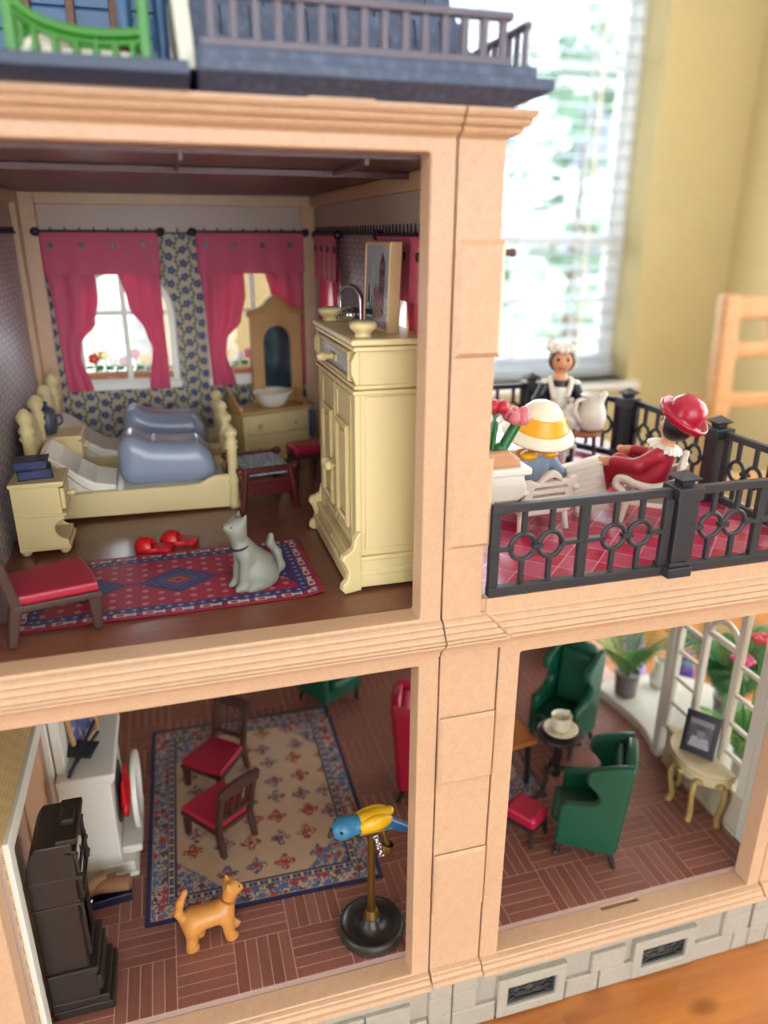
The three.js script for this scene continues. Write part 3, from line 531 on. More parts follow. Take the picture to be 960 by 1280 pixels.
// beds
function turnedPost(h, x, z, r = .0034) { const k = h / .046; return L([[0, 0], [r, 0], [r * 1.05, .002 * k], [r * .82, .004 * k], [r * .82, .014 * k], [r * 1.12, .0155 * k], [r * .8, .017 * k], [r * .78, .027 * k], [r * .8, .033 * k], [r * 1.15, .0345 * k], [r * .8, .036 * k], [r * 1.15, .0375 * k], [r * .7, .0395 * k], [r * 1.1, .0415 * k], [r * 1.05, .0435 * k], [r * .5, .0455 * k], [0, .046 * k]], 18, x, 0, z); }
function makeBed(label) {
  const t = thing('bed', label, 'bed', [-.1575, BF, -.1665], 0, 'cream toy beds with blue grey quilts'), D = .0395, z0 = D / 2, Lg = .1005;
  part('headboard', [mv(rot(EX([[-z0, .004], [z0, .004], [z0, .040], [.012, .044], [.008, .050], [0, .053], [-.008, .050], [-.012, .044], [-z0, .040]], .003, .0006), 0, PI / 2, 0), .0005, 0, 0)], cream, t);
  for (const s of [-1, 1]) {
    part('post', [turnedPost(.0605, .002, s * (z0 - .002), .0036)], cream, t);
    part('post', [turnedPost(.0455, Lg, s * (z0 - .002))], cream, t);
    part('side_rail', [mv(EX([[.004, .0022], [Lg - .002, .0010], [Lg - .002, .0195], [Lg - .010, .0195], [Lg - .014, .0180], [Lg - .018, .0158], [Lg - .022, .0154], [.004, .0152]], .0026, .0005, 1), 0, 0, s * z0 - .0013 + (s > 0 ? -.0013 : .0013))], cream, t);
  }
  const sc = []; sc.push([-z0, .003], [z0, .003]);
  for (let i = 0; i <= 10; i++) { const a = z0 - i * D / 10; sc.push([a, .026 + .0045 * Math.cos((a / z0) * PI / 2) + .0018 * (i % 2)]); }
  part('footboard', [mv(rot(EX(sc, .0026, .0006), 0, PI / 2, 0), Lg - .0013, 0, 0)], cream, t);
  const beads = []; for (let i = 0; i <= 10; i++) { const a = z0 - .003 - i * (D - .006) / 10; beads.push(SPH(.0019, Lg, .0285 + .0045 * Math.cos((a / z0) * PI / 2), a, 1, 1.1, 1, 10)); }
  part('footboard_beads', beads, cream, t);
  part('mattress', [BB(.005, Lg - .003, .0060, .0152, -z0 + .0015, z0 - .0015, .0022)], ivory, t);
  part('pillow', [sheet((u, v) => { const x = .006 + u * .034, h = .0375 - .020 * (1 - Math.pow(1 - u, 1.8)) + .0015 * Math.sin(u * 7); return [x, h - .003 * Math.pow(2 * v - 1, 4), z0 - .0035 - v * (D - .007)]; }, 20, 16, .0012, true), (() => { const s = [[.006, .014], [.040, .014], [.040, .0175], [.030, .0195], [.022, .0245], [.014, .0325], [.008, .0362], [.006, .0365]]; return mv(EX(s, D - .0076, .0012), 0, 0, -z0 + .0038); })()], ivory, t);
  const H = (x) => lerp3(x, [[.030, .024], [.0375, .0345], [.043, .0430], [.049, .0430], [.060, .0385], [.072, .0372], [.082, .0372], [.089, .0330], [.098, .019]]);
  part('quilt', [nets((x, y, z) => { const h = H(x), q = Math.max(.0, h - .0012 * Math.cos(z / z0 * 3)); const dx = Math.abs(x - .0675) - .0255, dz = Math.abs(z) - (z0 - .0048 + .0008 * Math.sin(x * 90)), dy = Math.max(.0135 - y, (y - q) * .8); const R = .0085; const a = Math.max(dx + R, 0), b = Math.max(dz + R, 0), c = Math.max(dy + R, 0); return Math.hypot(a, b, c) - R + Math.min(Math.max(dx, dz, dy) + R, 0) * .5; }, [.034, .0115, -z0], [.101, .0455, z0], .0013)], blueGrey, t);
  return t;
}
const bed0 = makeBed('cream bed with blue grey quilt, the nearer of the two');
copyOf(bed0, 'cream bed with blue grey quilt, the farther one beneath the window', [-.1575, BF, -.2330], 0);
// night stands
function makeNightstand(label) {
  const t = thing('nightstand', label, 'nightstand', [-.1480, BF, -.1150], PI / 2, 'cream night stands'), w = .0215, d = .0215;
  const side = new THREE.Shape(); const a = d / 2;
  side.moveTo(-a, .004); side.lineTo(a, .004); side.lineTo(a, .008); side.absarc(a - .0005, .0125, .0048, -PI / 2, PI / 2, true); side.lineTo(a, .0200); side.lineTo(-a, .0200); side.lineTo(-a, .004);
  part('body', [BB(-w / 2, w / 2, .0195, .0335, -a, a - .001, .0005), ...[-1, 1].map((s) => mv(rot(EX(side, .0018, .0004), 0, -PI / 2, 0), s * (w / 2 - .0009) + .0009, 0, 0)), BB(-w / 2, w / 2, .004, .0075, -a, a, .0006), BB(-w / 2, w / 2, .004, .0335, -a, -a + .0016, .0004)], cream, t);
  part('top', [BB(-w / 2 - .001, w / 2 + .001, .0338, .0358, -a - .0006, a + .0014, .0006), BB(-w / 2 - .0005, w / 2 + .0005, .0330, .0342, -a, a + .0008, .0004)], cream, t);
  part('moulding', [BB(-w / 2 - .0006, w / 2 + .0006, .0192, .0206, -a, a + .0008, .0005), BB(-w / 2 - .0006, w / 2 + .0006, .0028, .0048, -a, a + .0008, .0006)], cream, t);
  const dr = part('drawer', [BB(-w / 2 + .002, w / 2 - .002, .0218, .0318, a - .0012, a + .0008, .0005)], cream, t);
  part('knob', [mv(rot(L([[0, 0], [.0009, 0], [.0009, .0014], [.0016, .0022], [.0014, .0036], [0, .0042]], 14), PI / 2, 0, 0), 0, .0268, a + .0006)], cream, dr);
  for (const sx of [-1, 1]) for (const sz of [-1, 1]) part('foot', [SPH(.0024, sx * (w / 2 - .0024), .0019, sz * (a - .0024), 1, .8, 1, 12)], cream, t);
  return t;
}
const ns0 = makeNightstand('cream night stand in front of the beds with dark blue books on it');
copyOf(ns0, 'cream night stand between the two beds with a dark pot on it', [-.1475, BF, -.1997], PI / 2);
for (const [y, a, dx, lb] of [[.0358, .18, .0004, 'lower of two dark blue books on the front night stand'], [.0402, .05, -.0004, 'upper of two dark blue books on the front night stand']]) {
  const t = thing('book', lb, 'book', [-.1492 + dx, y, -.1145], a, 'dark blue books on the night stand');
  part('cover', [B(.0150, .0006, .0115, 0, .0003, 0, .0002), B(.0150, .0006, .0115, 0, .0041, 0, .0002), B(.0008, .0044, .0115, -.0071, .0022, 0, .0003)], inkBlue, t);
  part('pages', [BB(-.0070, .0066, .0006, .0038, -.0052, .0052)], plastic('#2b3365', .6), t);
}
{
  const t = thing('lidded_pot', 'slate blue lidded pot on the night stand between the beds', 'pot', [-.1530, .0358, -.1985]);
  part('pot', [L([[0, 0], [.0040, 0], [.0048, .002], [.0052, .006], [.0050, .0095], [.0042, .0115], [.0040, .0120], [0, .0120]], 24)], slate2, t);
  part('lid', [L([[.0046, .0118], [.0048, .0126], [.0038, .0142], [.0016, .0150], [.0010, .0156], [.0016, .0168], [.0012, .0176], [0, .018]], 20)], slate2, t);
  part('handle', [T([[.0046, .0098, 0], [.0072, .0098, 0], [.0074, .0058, 0], [.0048, .0040, 0]], .0007, 14, 6)], slate2, t);
}
// slippers
{
  const mk = (lb, p, a) => {
    const t = thing('slipper', lb, 'slipper', p, a, 'red slippers on the bedroom floor');
    const sole = new THREE.Shape(); sole.absellipse(-.0030, 0, .0046, .0034, 0, 2 * PI); const s2 = new THREE.Shape(); s2.absellipse(.0038, 0, .0040, .0030, 0, 2 * PI);
    part('sole', [nets((x, y, z) => { const w = lerp3(x, [[-.0078, .0012], [-.005, .0034], [-.001, .0034], [.002, .0027], [.005, .0031], [.0078, .0012]]); const dx = Math.abs(x) - .0064, dz = Math.abs(z) - w, dy = Math.abs(y - .0010) - .0006; return Math.hypot(Math.max(dx, 0), Math.max(dz, 0), Math.max(dy, 0)) + Math.min(Math.max(dx, dz, dy), 0) - .0004; }, [-.0085, -.0004, -.0045], [.0085, .0026, .0045], .0004)], slipperRed, t);
    part('upper', [nets((x, y, z) => { const e = Math.hypot((x + .0032) / .0046, (y - .0008) / .0046, z / .0038) - 1, i = Math.hypot((x - .0010) / .0052, (y - .0012) / .0036, z / .0028) - 1; return Math.max(e * .0038, -i * .0028, .0006 - y); }, [-.0086, 0, -.0045], [.003, .006, .0045], .00038)], slipperRed, t);
    t.scale.setScalar(1.25); return t;
  };
  mk('red slipper nearer the night stand, open heel towards the cat', [-.0995, BF, -.0985], -.28);
  mk('red slipper nearer the cat and the bed', [-.0875, BF, -.1042], -.28);
}
// red patterned rug
{
  const W = .120, D = .0632;
  const rugTex = tex(960, 504, (u, v) => {
    const x = (u - .5) * W * 1000, y = (v - .5) * D * 1000, ax = 60 - Math.abs(x), ay = 31.6 - Math.abs(y), e = Math.min(ax, ay);   // millimetres
    const red = hex('#9c173b'), navy = hex('#262a63'), cr = hex('#c8b9ae'), pur = hex('#54255f'), blue = hex('#3d5d92'), dred = hex('#a02a2c');
    const s = ax < ay ? y : x;
    if (e < 1.6) return red;
    if (e < 4.8) { const k = ((s % 11) + 11) % 11; if (e < 2.0) return pur; const q = Math.abs(e - 3.4); return k < 2.6 ? (q > .9 ? cr : dred) : k < 3.6 ? cr : k < 6.2 ? (q > .8 ? blue : cr) : k < 7.2 ? cr : k < 9.6 ? (q < .6 ? dred : navy) : cr; }
    if (e < 5.6) return pur;
    if (e < 8.6) { const k = ((s % 4.4) + 4.4) % 4.4 - 2.2, q = e - 7.1; return Math.hypot(k, q * 1.3) < .55 ? cr : Math.hypot(k, q) < 1.35 ? blue : navy; }
    if (e < 9.3) return pur;
    let c = red; const px = ((x - 2.5 + 19 + 190) % 38) - 19, d = Math.abs(px) / 17.5 + Math.abs(y) / 13;
    const d2 = Math.abs(x - Math.sign(x) * 54) / 13 + Math.abs(y) / 24;
    if (d2 < 1) { c = navy; if (d2 > .9) c = pur; if (Math.hypot(((x % 5) + 5) % 5 - 2.5, ((y % 5) + 5) % 5 - 2.5) < .7) c = cr; if (Math.hypot(((x % 5) + 5) % 5 - 2.5, ((y % 5) + 5) % 5 - 2.5) < .35) c = blue; return c; }
    if (d < 1) { c = d > .9 ? pur : navy; if (d < .82 && d > .55 && (((x * 1.3 + y) % 3) + 3) % 3 < 1.2) c = blue; if (d < .5) c = d > .4 ? blue : mixc(hex('#7a2333'), navy, .3); if (d < .30) c = hex('#b0482f'); if (d < .1) c = navy; return c; }
    if (Math.abs(y) < .5) return pur;
    const gx = ((x + 200) % 6.4) - 3.2, gy = ((Math.abs(y) + (Math.floor((x + 200) / 6.4) & 1) * 3 + 100) % 6.0) - 3.0, r = Math.hypot(gx, gy);
    if (r < 1.25 && r > .75) return hex('#c98f93'); if (r < .4) return cr;
    return c;
  });
  const g = sheet((u, v) => { const x = -W / 2 + u * W, z = D / 2 - v * D; return [x, .0006 + .0016 * Math.pow(Math.max(0, (u - .9) / .1), 2) * (1 - v) + .0006 * Math.max(0, Math.sin(u * 5.5 + .3)) * Math.pow(1 - v, 3), z]; }, 60, 16, .0005, true);
  // give it a real thickness downwards
  const p = g.attributes.position, n = p.count / 1, uv = new Float32Array(p.count * 2);
  for (let i = 0; i < p.count; i++) { uv[2 * i] = (p.getX(i) + W / 2) / W; uv[2 * i + 1] = .5 - p.getZ(i) / D; }
  g.setAttribute('uv', new THREE.BufferAttribute(uv, 2));
  const t = mesh('rug', [g], mat('#ffffff', .5, { map: rugTex, side: THREE.DoubleSide }), null, true);
  t.position.set(-.0922, BF + .0001, -.0610); t.rotation.y = .02; t.userData = { label: 'red and navy patterned rug with diamond medallions on the bedroom floor', category: 'rug' };
}
// grey cat
function eyeBall(p, r, m, parent) { part('eye', [SPH(r, ...p, 1, 1, 1, 10)], m, parent); }
{
  const t = thing('cat', 'grey toy cat sitting upright on the red rug looking up', 'cat', [-.0570, BF + .0006, -.0480], PI + .38);
  const f = blend([ell(0, .0070, .0005, .0088, .0072, .0070), cap(.000, .009, 0, .0068, .0055, .0178, 0, .0044), cap(.0058, .0172, 0, .0042, .0078, .0232, 0, .0032), ell(.0082, .0272, 0, .0042, .0050, .0042), cap(.0095, .0272, 0, .0026, .0128, .0288, 0, .0016),
    cap(.0062, .0306, .0026, .0014, .0052, .0335, .0032, .0004), cap(.0062, .0306, -.0026, .0014, .0052, .0335, -.0032, .0004),
    cap(.0062, .015, .0028, .0024, .0086, .002, .0030, .0016), cap(.0062, .015, -.0028, .0024, .0086, .002, -.0030, .0016), cap(.0086, .0016, .0030, .0016, .0110, .0013, .0030, .0013), cap(.0086, .0016, -.0030, .0016, .0110, .0013, -.0030, .0013),
    ell(-.001, .0048, .0056, .0062, .0048, .0028), ell(-.001, .0048, -.0056, .0062, .0048, .0028), cap(.002, .0014, .0062, .0014, .0065, .0013, .0060, .0013), cap(.002, .0014, -.0062, .0014, .0065, .0013, -.0060, .0013)], .0022);
  const tail = blend([cap(-.0075, .0022, 0, .0020, -.0125, .0045, .002, .0019), cap(-.0125, .0045, .002, .0019, -.0118, .0105, .0035, .0018), cap(-.0118, .0105, .0035, .0018, -.0090, .0150, .0040, .0017), cap(-.0090, .0150, .0040, .0017, -.0098, .0182, .0045, .0015)], .0015);
  part('body', [nets((x, y, z) => Math.max(smin(f(x, y, z), tail(x, y, z), .0012), -y), [-.0165, -.0008, -.0105], [.0160, .0360, .0105], .0007)], plastic('#7e8078', .45), t);
  part('collar', [mv(rot(flat(new THREE.TorusGeometry(.0040, .0006, 8, 28)), PI / 2, 0, -.32), .0070, .0196, 0)], plastic('#1e1e24', .4), t, 'black collar');
  for (const s of [-1, 1]) eyeBall([.0116, .0290, s * .0020], .0006, plastic('#22262a', .2), t);
  part('nose', [SPH(.0006, .0143, .0293, 0, 1, .8, 1.2, 8)], plastic('#4a3a3c', .4), t);
}
// toy chairs with red seats
function makeRedChair(label, group) {
  const t = thing('dining_chair', label, 'chair', [0, 0, 0], 0, group);   // faces +x
  part('seat', [EX((() => { const s = new THREE.Shape(); s.moveTo(-.0135, -.0115); s.lineTo(.0130, -.0140); s.quadraticCurveTo(.0150, 0, .0130, .0140); s.lineTo(-.0135, .0115); s.lineTo(-.0135, -.0115); return s; })(), .0036, .0010)].map((g) => mv(rot(g, -PI / 2, 0, 0), 0, .0150, 0)), redP, t, 'red seat cushion');
  part('seat_frame', [EX(shp([[-.0145, -.0120], [.0138, -.0145], [.0138, .0145], [-.0145, .0120]]), .0026, .0006)].map((g) => mv(rot(g, -PI / 2, 0, 0), 0, .0125, 0)), darkWood, t);
  for (const s of [-1, 1]) {
    part('leg', [mv(rot(EX([[-.0016, 0], [.0012, 0], [.0020, .0135], [-.0026, .0135]], .0030, .0004), 0, 0, 0), .0118, 0, s * .0122 - .0015)], darkWood, t);
    part('back_leg', [mv(EX([[-.0185, 0], [-.0155, 0], [-.0118, .015], [-.0150, .0300], [-.0185, .0420], [-.0215, .0420], [-.0182, .0300], [-.0156, .015]], .0030, .0005), 0, 0, s * .0105 - .0015)], darkWood, t);
  }
  part('top_rail', [mv(rot(EX([[-.0125, 0], [.0125, 0], [.0135, .0050], [.008, .0066], [0, .0072], [-.008, .0066], [-.0135, .0050]], .0030, .0006), 0, PI / 2, 0), -.0215, .0390, 0)], darkWood, t);
  part('lower_rail', [mv(rot(B(.0210, .0026, .0022, 0, 0, 0, .0005), 0, PI / 2, 0), -.0152, .0225, 0)], darkWood, t);
  for (let i = 0; i < 4; i++) part('back_slat', [CY([-.0152, .0230, -.0066 + i * .0044], [-.0196, .0395, -.0066 + i * .0044], .0009, .0009, 6)], darkWood, t);
  return t;
}
const chairA = makeRedChair('dark wooden chair with red seat at the near edge of the red bedroom rug', 'red seated toy chairs');
chairA.position.set(-.1352, BF + .0007, -.0346); chairA.rotation.y = .31; chairA.scale.setScalar(1.04);
// bench with a blue patterned cushion
{
  const t = thing('bench', 'low red brown bench with a blue patterned cushion at the foot of the bed', 'bench', [-.0415, BF, -.1580], .16);
  for (const s of [-1, 1]) {
    part('rail', [B(.030, .0034, .0030, 0, .0222, s * .0165, .0008), B(.030, .0020, .0026, 0, .0160, s * .0165, .0006), BB(-.012, .012, .0080, .0150, s * .0165 - .001, s * .0165 + .001, .0005)], mahogany, t);
    for (const q of [-1, 1]) part('leg', [CY([q * .0125, .0225, s * .0165], [q * .0150, 0, s * .0172], .0022, .0015, 8), SPH(.0022, q * .0150, .0228, s * .0165, 1.2, 1, 1, 10)], mahogany, t);
  }
  for (const q of [-1, 1]) part('side_rail', [B(.0026, .0030, .031, q * .0130, .0185, 0, .0006)], mahogany, t);
  const cu = tex(128, 128, (u, v) => mixc(hex('#7f9cb8'), hex('#dfe6ea'), Math.pow(vnoise(u * 22, v * 12, 0, 4), 1.4)));
  const cg = RB(.0255, .0046, .0290, .0012); part('cushion', [mv(cg, 0, .0206, 0)], mat('#ffffff', .6, { map: cu }), t, 'light blue patterned cushion', true);
}
function RB(w, h, d, r) { const g = flat(new RoundedBoxGeometry(w, h, d, 2, r)), p = g.attributes.position, uv = new Float32Array(p.count * 2); for (let i = 0; i < p.count; i++) { uv[2 * i] = p.getX(i) / w + .5; uv[2 * i + 1] = p.getZ(i) / d + .5; } g.setAttribute('uv', new THREE.BufferAttribute(uv, 2)); return g; }
// washstand with mirror and basin
{
  const t = thing('washstand', 'cream washstand with drawers and an arched mirror standing in the bedroom corner', 'washstand', [-.0235, BF, -.2440], .30), w = .0500, d = .0235, a = d / 2;
  const tan = plastic('#b48e5e', .4);
  part('body', [BB(-w / 2 + .0015, w / 2 - .0015, .0030, .0325, -a, a - .001, .0006), BB(-w / 2, w / 2, 0, .0036, -a, a, .0006)], cream, t);
  part('top', [BB(-w / 2 - .0012, w / 2 + .0012, .0322, .0346, -a, a + .0012, .0007)], tan, t);
  for (const y of [.0050, .0188]) { const dr = part('drawer', [BB(-w / 2 + .0035, w / 2 - .0035, y, y + .0122, a - .0014, a + .0004, .0006)], cream, t); for (const s of [-1, 1]) part('knob', [mv(rot(L([[0, 0], [.0010, 0], [.0016, .0016], [0, .0024]], 12), PI / 2, 0, 0), s * .013, y + .0062, a + .0002)], cream, dr); }
  for (const s of [-1, 1]) part('side_board', [mv(rot(EX([[-a, 0], [a - .004, 0], [a - .005, .0030], [a - .012, .0046], [a - .016, .0080], [-a + .002, .0100], [-a, .0100]], .0022, .0005), 0, -PI / 2, 0), s * (w / 2 - .002) + .0011, .0340, 0)], tan, t);
  const mx = .0115, mw = .0180;
  const ms = new THREE.Shape(); ms.moveTo(mx - mw, .0340); ms.lineTo(mx + mw, .0340); ms.lineTo(mx + mw, .0900);
  ms.lineTo(mx + mw + .0016, .0915); ms.lineTo(mx + mw + .0012, .0945); ms.quadraticCurveTo(mx + .010, .0960, mx + .0075, .0995); ms.quadraticCurveTo(mx + .004, .1035, mx, .1040); ms.quadraticCurveTo(mx - .004, .1035, mx - .0075, .0995); ms.quadraticCurveTo(mx - .010, .0960, mx - mw - .0012, .0945); ms.lineTo(mx - mw - .0016, .0915); ms.lineTo(mx - mw, .0900); ms.lineTo(mx - mw, .0340);
  ms.holes.push(archShape(mx - .0098, mx + .0098, .0430, .0845));
  const mir = part('mirror_frame', [mv(EX(ms, .0040, .0007), 0, 0, -a)], tan, t);
  part('glass', [mv(EX(archShape(mx - .0102, mx + .0102, .0426, .0849), .0012, 0, 1, 20), 0, 0, -a + .0004)], mat('#3c5668', .12, { metalness: .6 }), mir, 'blue arched mirror glass');
  part('crest', [T([[mx - mw - .001, .0930, -a + .0042], [mx - .010, .0940, -a + .0042], [mx - .006, .0985, -a + .0042], [mx, .1015, -a + .0042], [mx + .006, .0985, -a + .0042], [mx + .010, .0940, -a + .0042], [mx + mw + .001, .0930, -a + .0042]], .0009, 40, 6)], tan, mir);
  part('towel', [BB(w / 2 + .0002, w / 2 + .0024, .0120, .0300, -.006, .0095, .0008)], plastic('#2d5f93', .7), t, 'blue towel hung on the side');
}
{
  const t = thing('wash_basin', 'white round basin standing on the washstand under the mirror', 'basin', [-.0215, .0346, -.2410]);
  part('bowl', [L([[0, 0], [.0060, 0], [.0085, .0018], [.0108, .0060], [.0122, .0094], [.0128, .0098], [.0126, .0104], [.0116, .0100], [.0100, .0064], [.0076, .0028], [0, .0020]], 36)], ivory, t);
}
{
  const t = thing('foot_stool', 'small red topped stool with dark legs beside the wardrobe', 'stool', [-.0125, BF, -.1790], .2);
  part('cushion', [B(.0185, .0056, .0165, 0, .0226, 0, .0020)], redP, t);
  part('apron', [B(.0170, .0026, .0150, 0, .0188, 0, .0005)], darkWood, t);
  for (const q of [-1, 1]) for (const s of [-1, 1]) part('leg', [CY([q * .0070, .0185, s * .0060], [q * .0078, 0, s * .0068], .0016, .0012, 8)], darkWood, t);
}
// ---------------------------------------------------------------- balcony
const BY = .0052;                                                    // balcony floor
const tileTex = tex(512, 512, (u, v) => { const a = u * 8, b = v * 8, fx = Math.abs((a % 1) - .5), fy = Math.abs((b % 1) - .5); const d = fx + fy; if (Math.abs(d - .5) < .03) return hex('#c98a9a'); return (d < .5) ? mixc(hex('#a01f42'), hex('#b02a4c'), vnoise(u * 60, v * 60, 60)) : mixc(hex('#ac4160'), hex('#b54c6a'), vnoise(u * 60, v * 60, 60)); }, true, 1 / .16, 1 / .16);
hp('balcony_floor', [BB(.0262, .2, .0046, BY, -.238, -.0035)], mat('#ffffff', .22, { map: tileTex }));
hp('balcony_floor_edge', [BB(.0262, .0306, .0048, BY + .0003, -.238, -.0035), BB(.0306, .2, .0048, BY + .0003, -.0078, -.0035)], plastic('#d9b7c4', .35));
{
  const rail = thing('balcony_railing', 'black iron balcony railing of paired rings between square posts with pointed caps', 'railing', [.0262, .0058, 0]);
  const ox = .0262, oy = .0060, H0 = .0004, H1 = .0389;              // local to the left end of the front run
  const post = (x, z, h) => {
    const p = part('post', [B(.0066, .036, .0066, 0, .0205, 0, .0006), B(.0116, .0046, .0116, 0, .0024, 0, .0007), B(.0094, .0020, .0094, 0, .0056, 0, .0006), B(.0118, .0056, .0118, 0, .0370, 0, .0006)], ironMat, rail);
    part('cap', [mv(facet(rot(new THREE.CylinderGeometry(.0042, .0036, .0026, 4, 1).toNonIndexed(), 0, PI / 4, 0)), 0, .0412, 0), mv(facet(rot(new THREE.CylinderGeometry(.0001, .0070, .0030, 4, 1).toNonIndexed(), 0, PI / 4, 0)), 0, .0447, 0), mv(facet(rot(new THREE.CylinderGeometry(.0070, .0050, .0012, 4, 1).toNonIndexed(), 0, PI / 4, 0)), 0, .0426, 0)], ironMat, p);
    p.position.set(x - ox, 0, z); return p;
  };
  const ringG = boxUV(mv(flat(new THREE.TorusGeometry(.0050, .00105, 10, 36)), 0, 0, 0)), stub = boxUV(B(.0021, .0086, .0021, 0, 0, 0, .0004));
  function panel(x, z, len, turn, units, endPosts = true) {
    const p = new THREE.Group(); p.name = 'panel'; rail.add(p);
    part('bottom_rail', [BB(0, len, H0, .0044, -.0018, .0018, .0004)], ironMat, p); part('top_rail', [BB(0, len, .0354, H1, -.0016, .0016, .0004)], ironMat, p);
    p.position.set(x - ox, 0, z); p.rotation.y = turn;
    const u = len / units, cy = .0203, k = Math.min(1, (u - .006) / .0246);
    for (let i = 0; i <= units; i++) part('baluster', [BB(i * u - .0020 + (i === 0 ? .0020 : i === units ? -.0020 : 0), i * u + .0020 + (i === 0 ? .0020 : i === units ? -.0020 : 0), .0042, .0364, -.0014, .0014, .0004)], ironMat, p);
    for (let i = 0; i < units; i++) {
      const c = (i + .5) * u;
      for (const s of [-1, 1]) {
        const r = part('ring', ringG, ironMat, p, null, true); r.position.set(c + s * .0060 * k, cy, 0); r.scale.set(1.04, 1.06, 1);
        for (const q of [-1, 1]) { const b = part('stub', stub, ironMat, p, null, true); b.position.set(c + s * .0060 * k, cy + q * .0105, 0); b.scale.y = 1.16; }
        part('link', [BB(Math.min(c + s * .0104 * k, c + s * (u / 2 - .0005)), Math.max(c + s * .0104 * k, c + s * (u / 2 - .0005)), cy - .0009, cy + .0009, -.0014, .0016, .0003)], ironMat, p);
      }
      part('link', [BB(c - .0024, c + .0024, cy - .0010, cy + .0010, -.0014, .0018, .0003)], ironMat, p);
    }
  }
  const Z = -.0004, SX = .1935;
  panel(.0278, Z, .0812, 0, 2); post(.1130, Z); panel(.1172, Z, .0720, 0, 2); post(SX, Z);
  panel(SX, Z - .004, .068, PI / 2, 2); post(SX, -.0790); panel(SX, -.083, .072, PI / 2, 2); post(SX - .003, -.1590);
  panel(SX - .005, -.1625, .066, PI / 2 + .50, 2); post(.1560, -.2240);
  panel(.0300, -.2240, .1220, 0, 4);
}
// toy figures
const skin = plastic('#c98f6a', .42), hairDark = plastic('#15131a', .35), hairBrown = plastic('#3e1f16', .4), chairWhite = plastic('#d6cdc2', .38), whiteDoll = plastic('#d9d5cc', .34);
function clip(x, y, z, dx, dy, dz, s = 1) {                            // a toy hand: palm, curled fingers and a thumb that closes against them
  const f = V(dx, dy, dz).normalize(), side = V(0, 1, 0).cross(f); if (side.length() < .1) side.set(1, 0, 0); side.normalize(); const up = f.clone().cross(side).normalize(), P = V(x, y, z), list = [];
  const at = (a, b, c) => P.clone().addScaledVector(f, a * s).addScaledVector(side, b * s).addScaledVector(up, c * s);
  const seg = (a, b, r1, r2) => list.push(cap(a.x, a.y, a.z, r1 * s, b.x, b.y, b.z, r2 * s));
  seg(at(0, 0, 0), at(.0018, 0, 0), .0019, .0019);
  for (let i = 0; i < 5; i++) { const o = (i - 2) * .00085, l = [.0036, .0042, .0044, .0041, .0034][i]; if (i < 4) { seg(at(.0018, .0008, o), at(.0018 + l * .55, .0017, o), .00062, .00058); seg(at(.0018 + l * .55, .0017, o), at(.0018 + l, .0006, o), .00058, .0005); } else { seg(at(.0010, -.0014, -.0008), at(.0034, -.0021, -.0008), .0007, .00062); seg(at(.0034, -.0021, -.0008), at(.0050, -.0010, -.0006), .00062, .0005); } }
  return list;
}
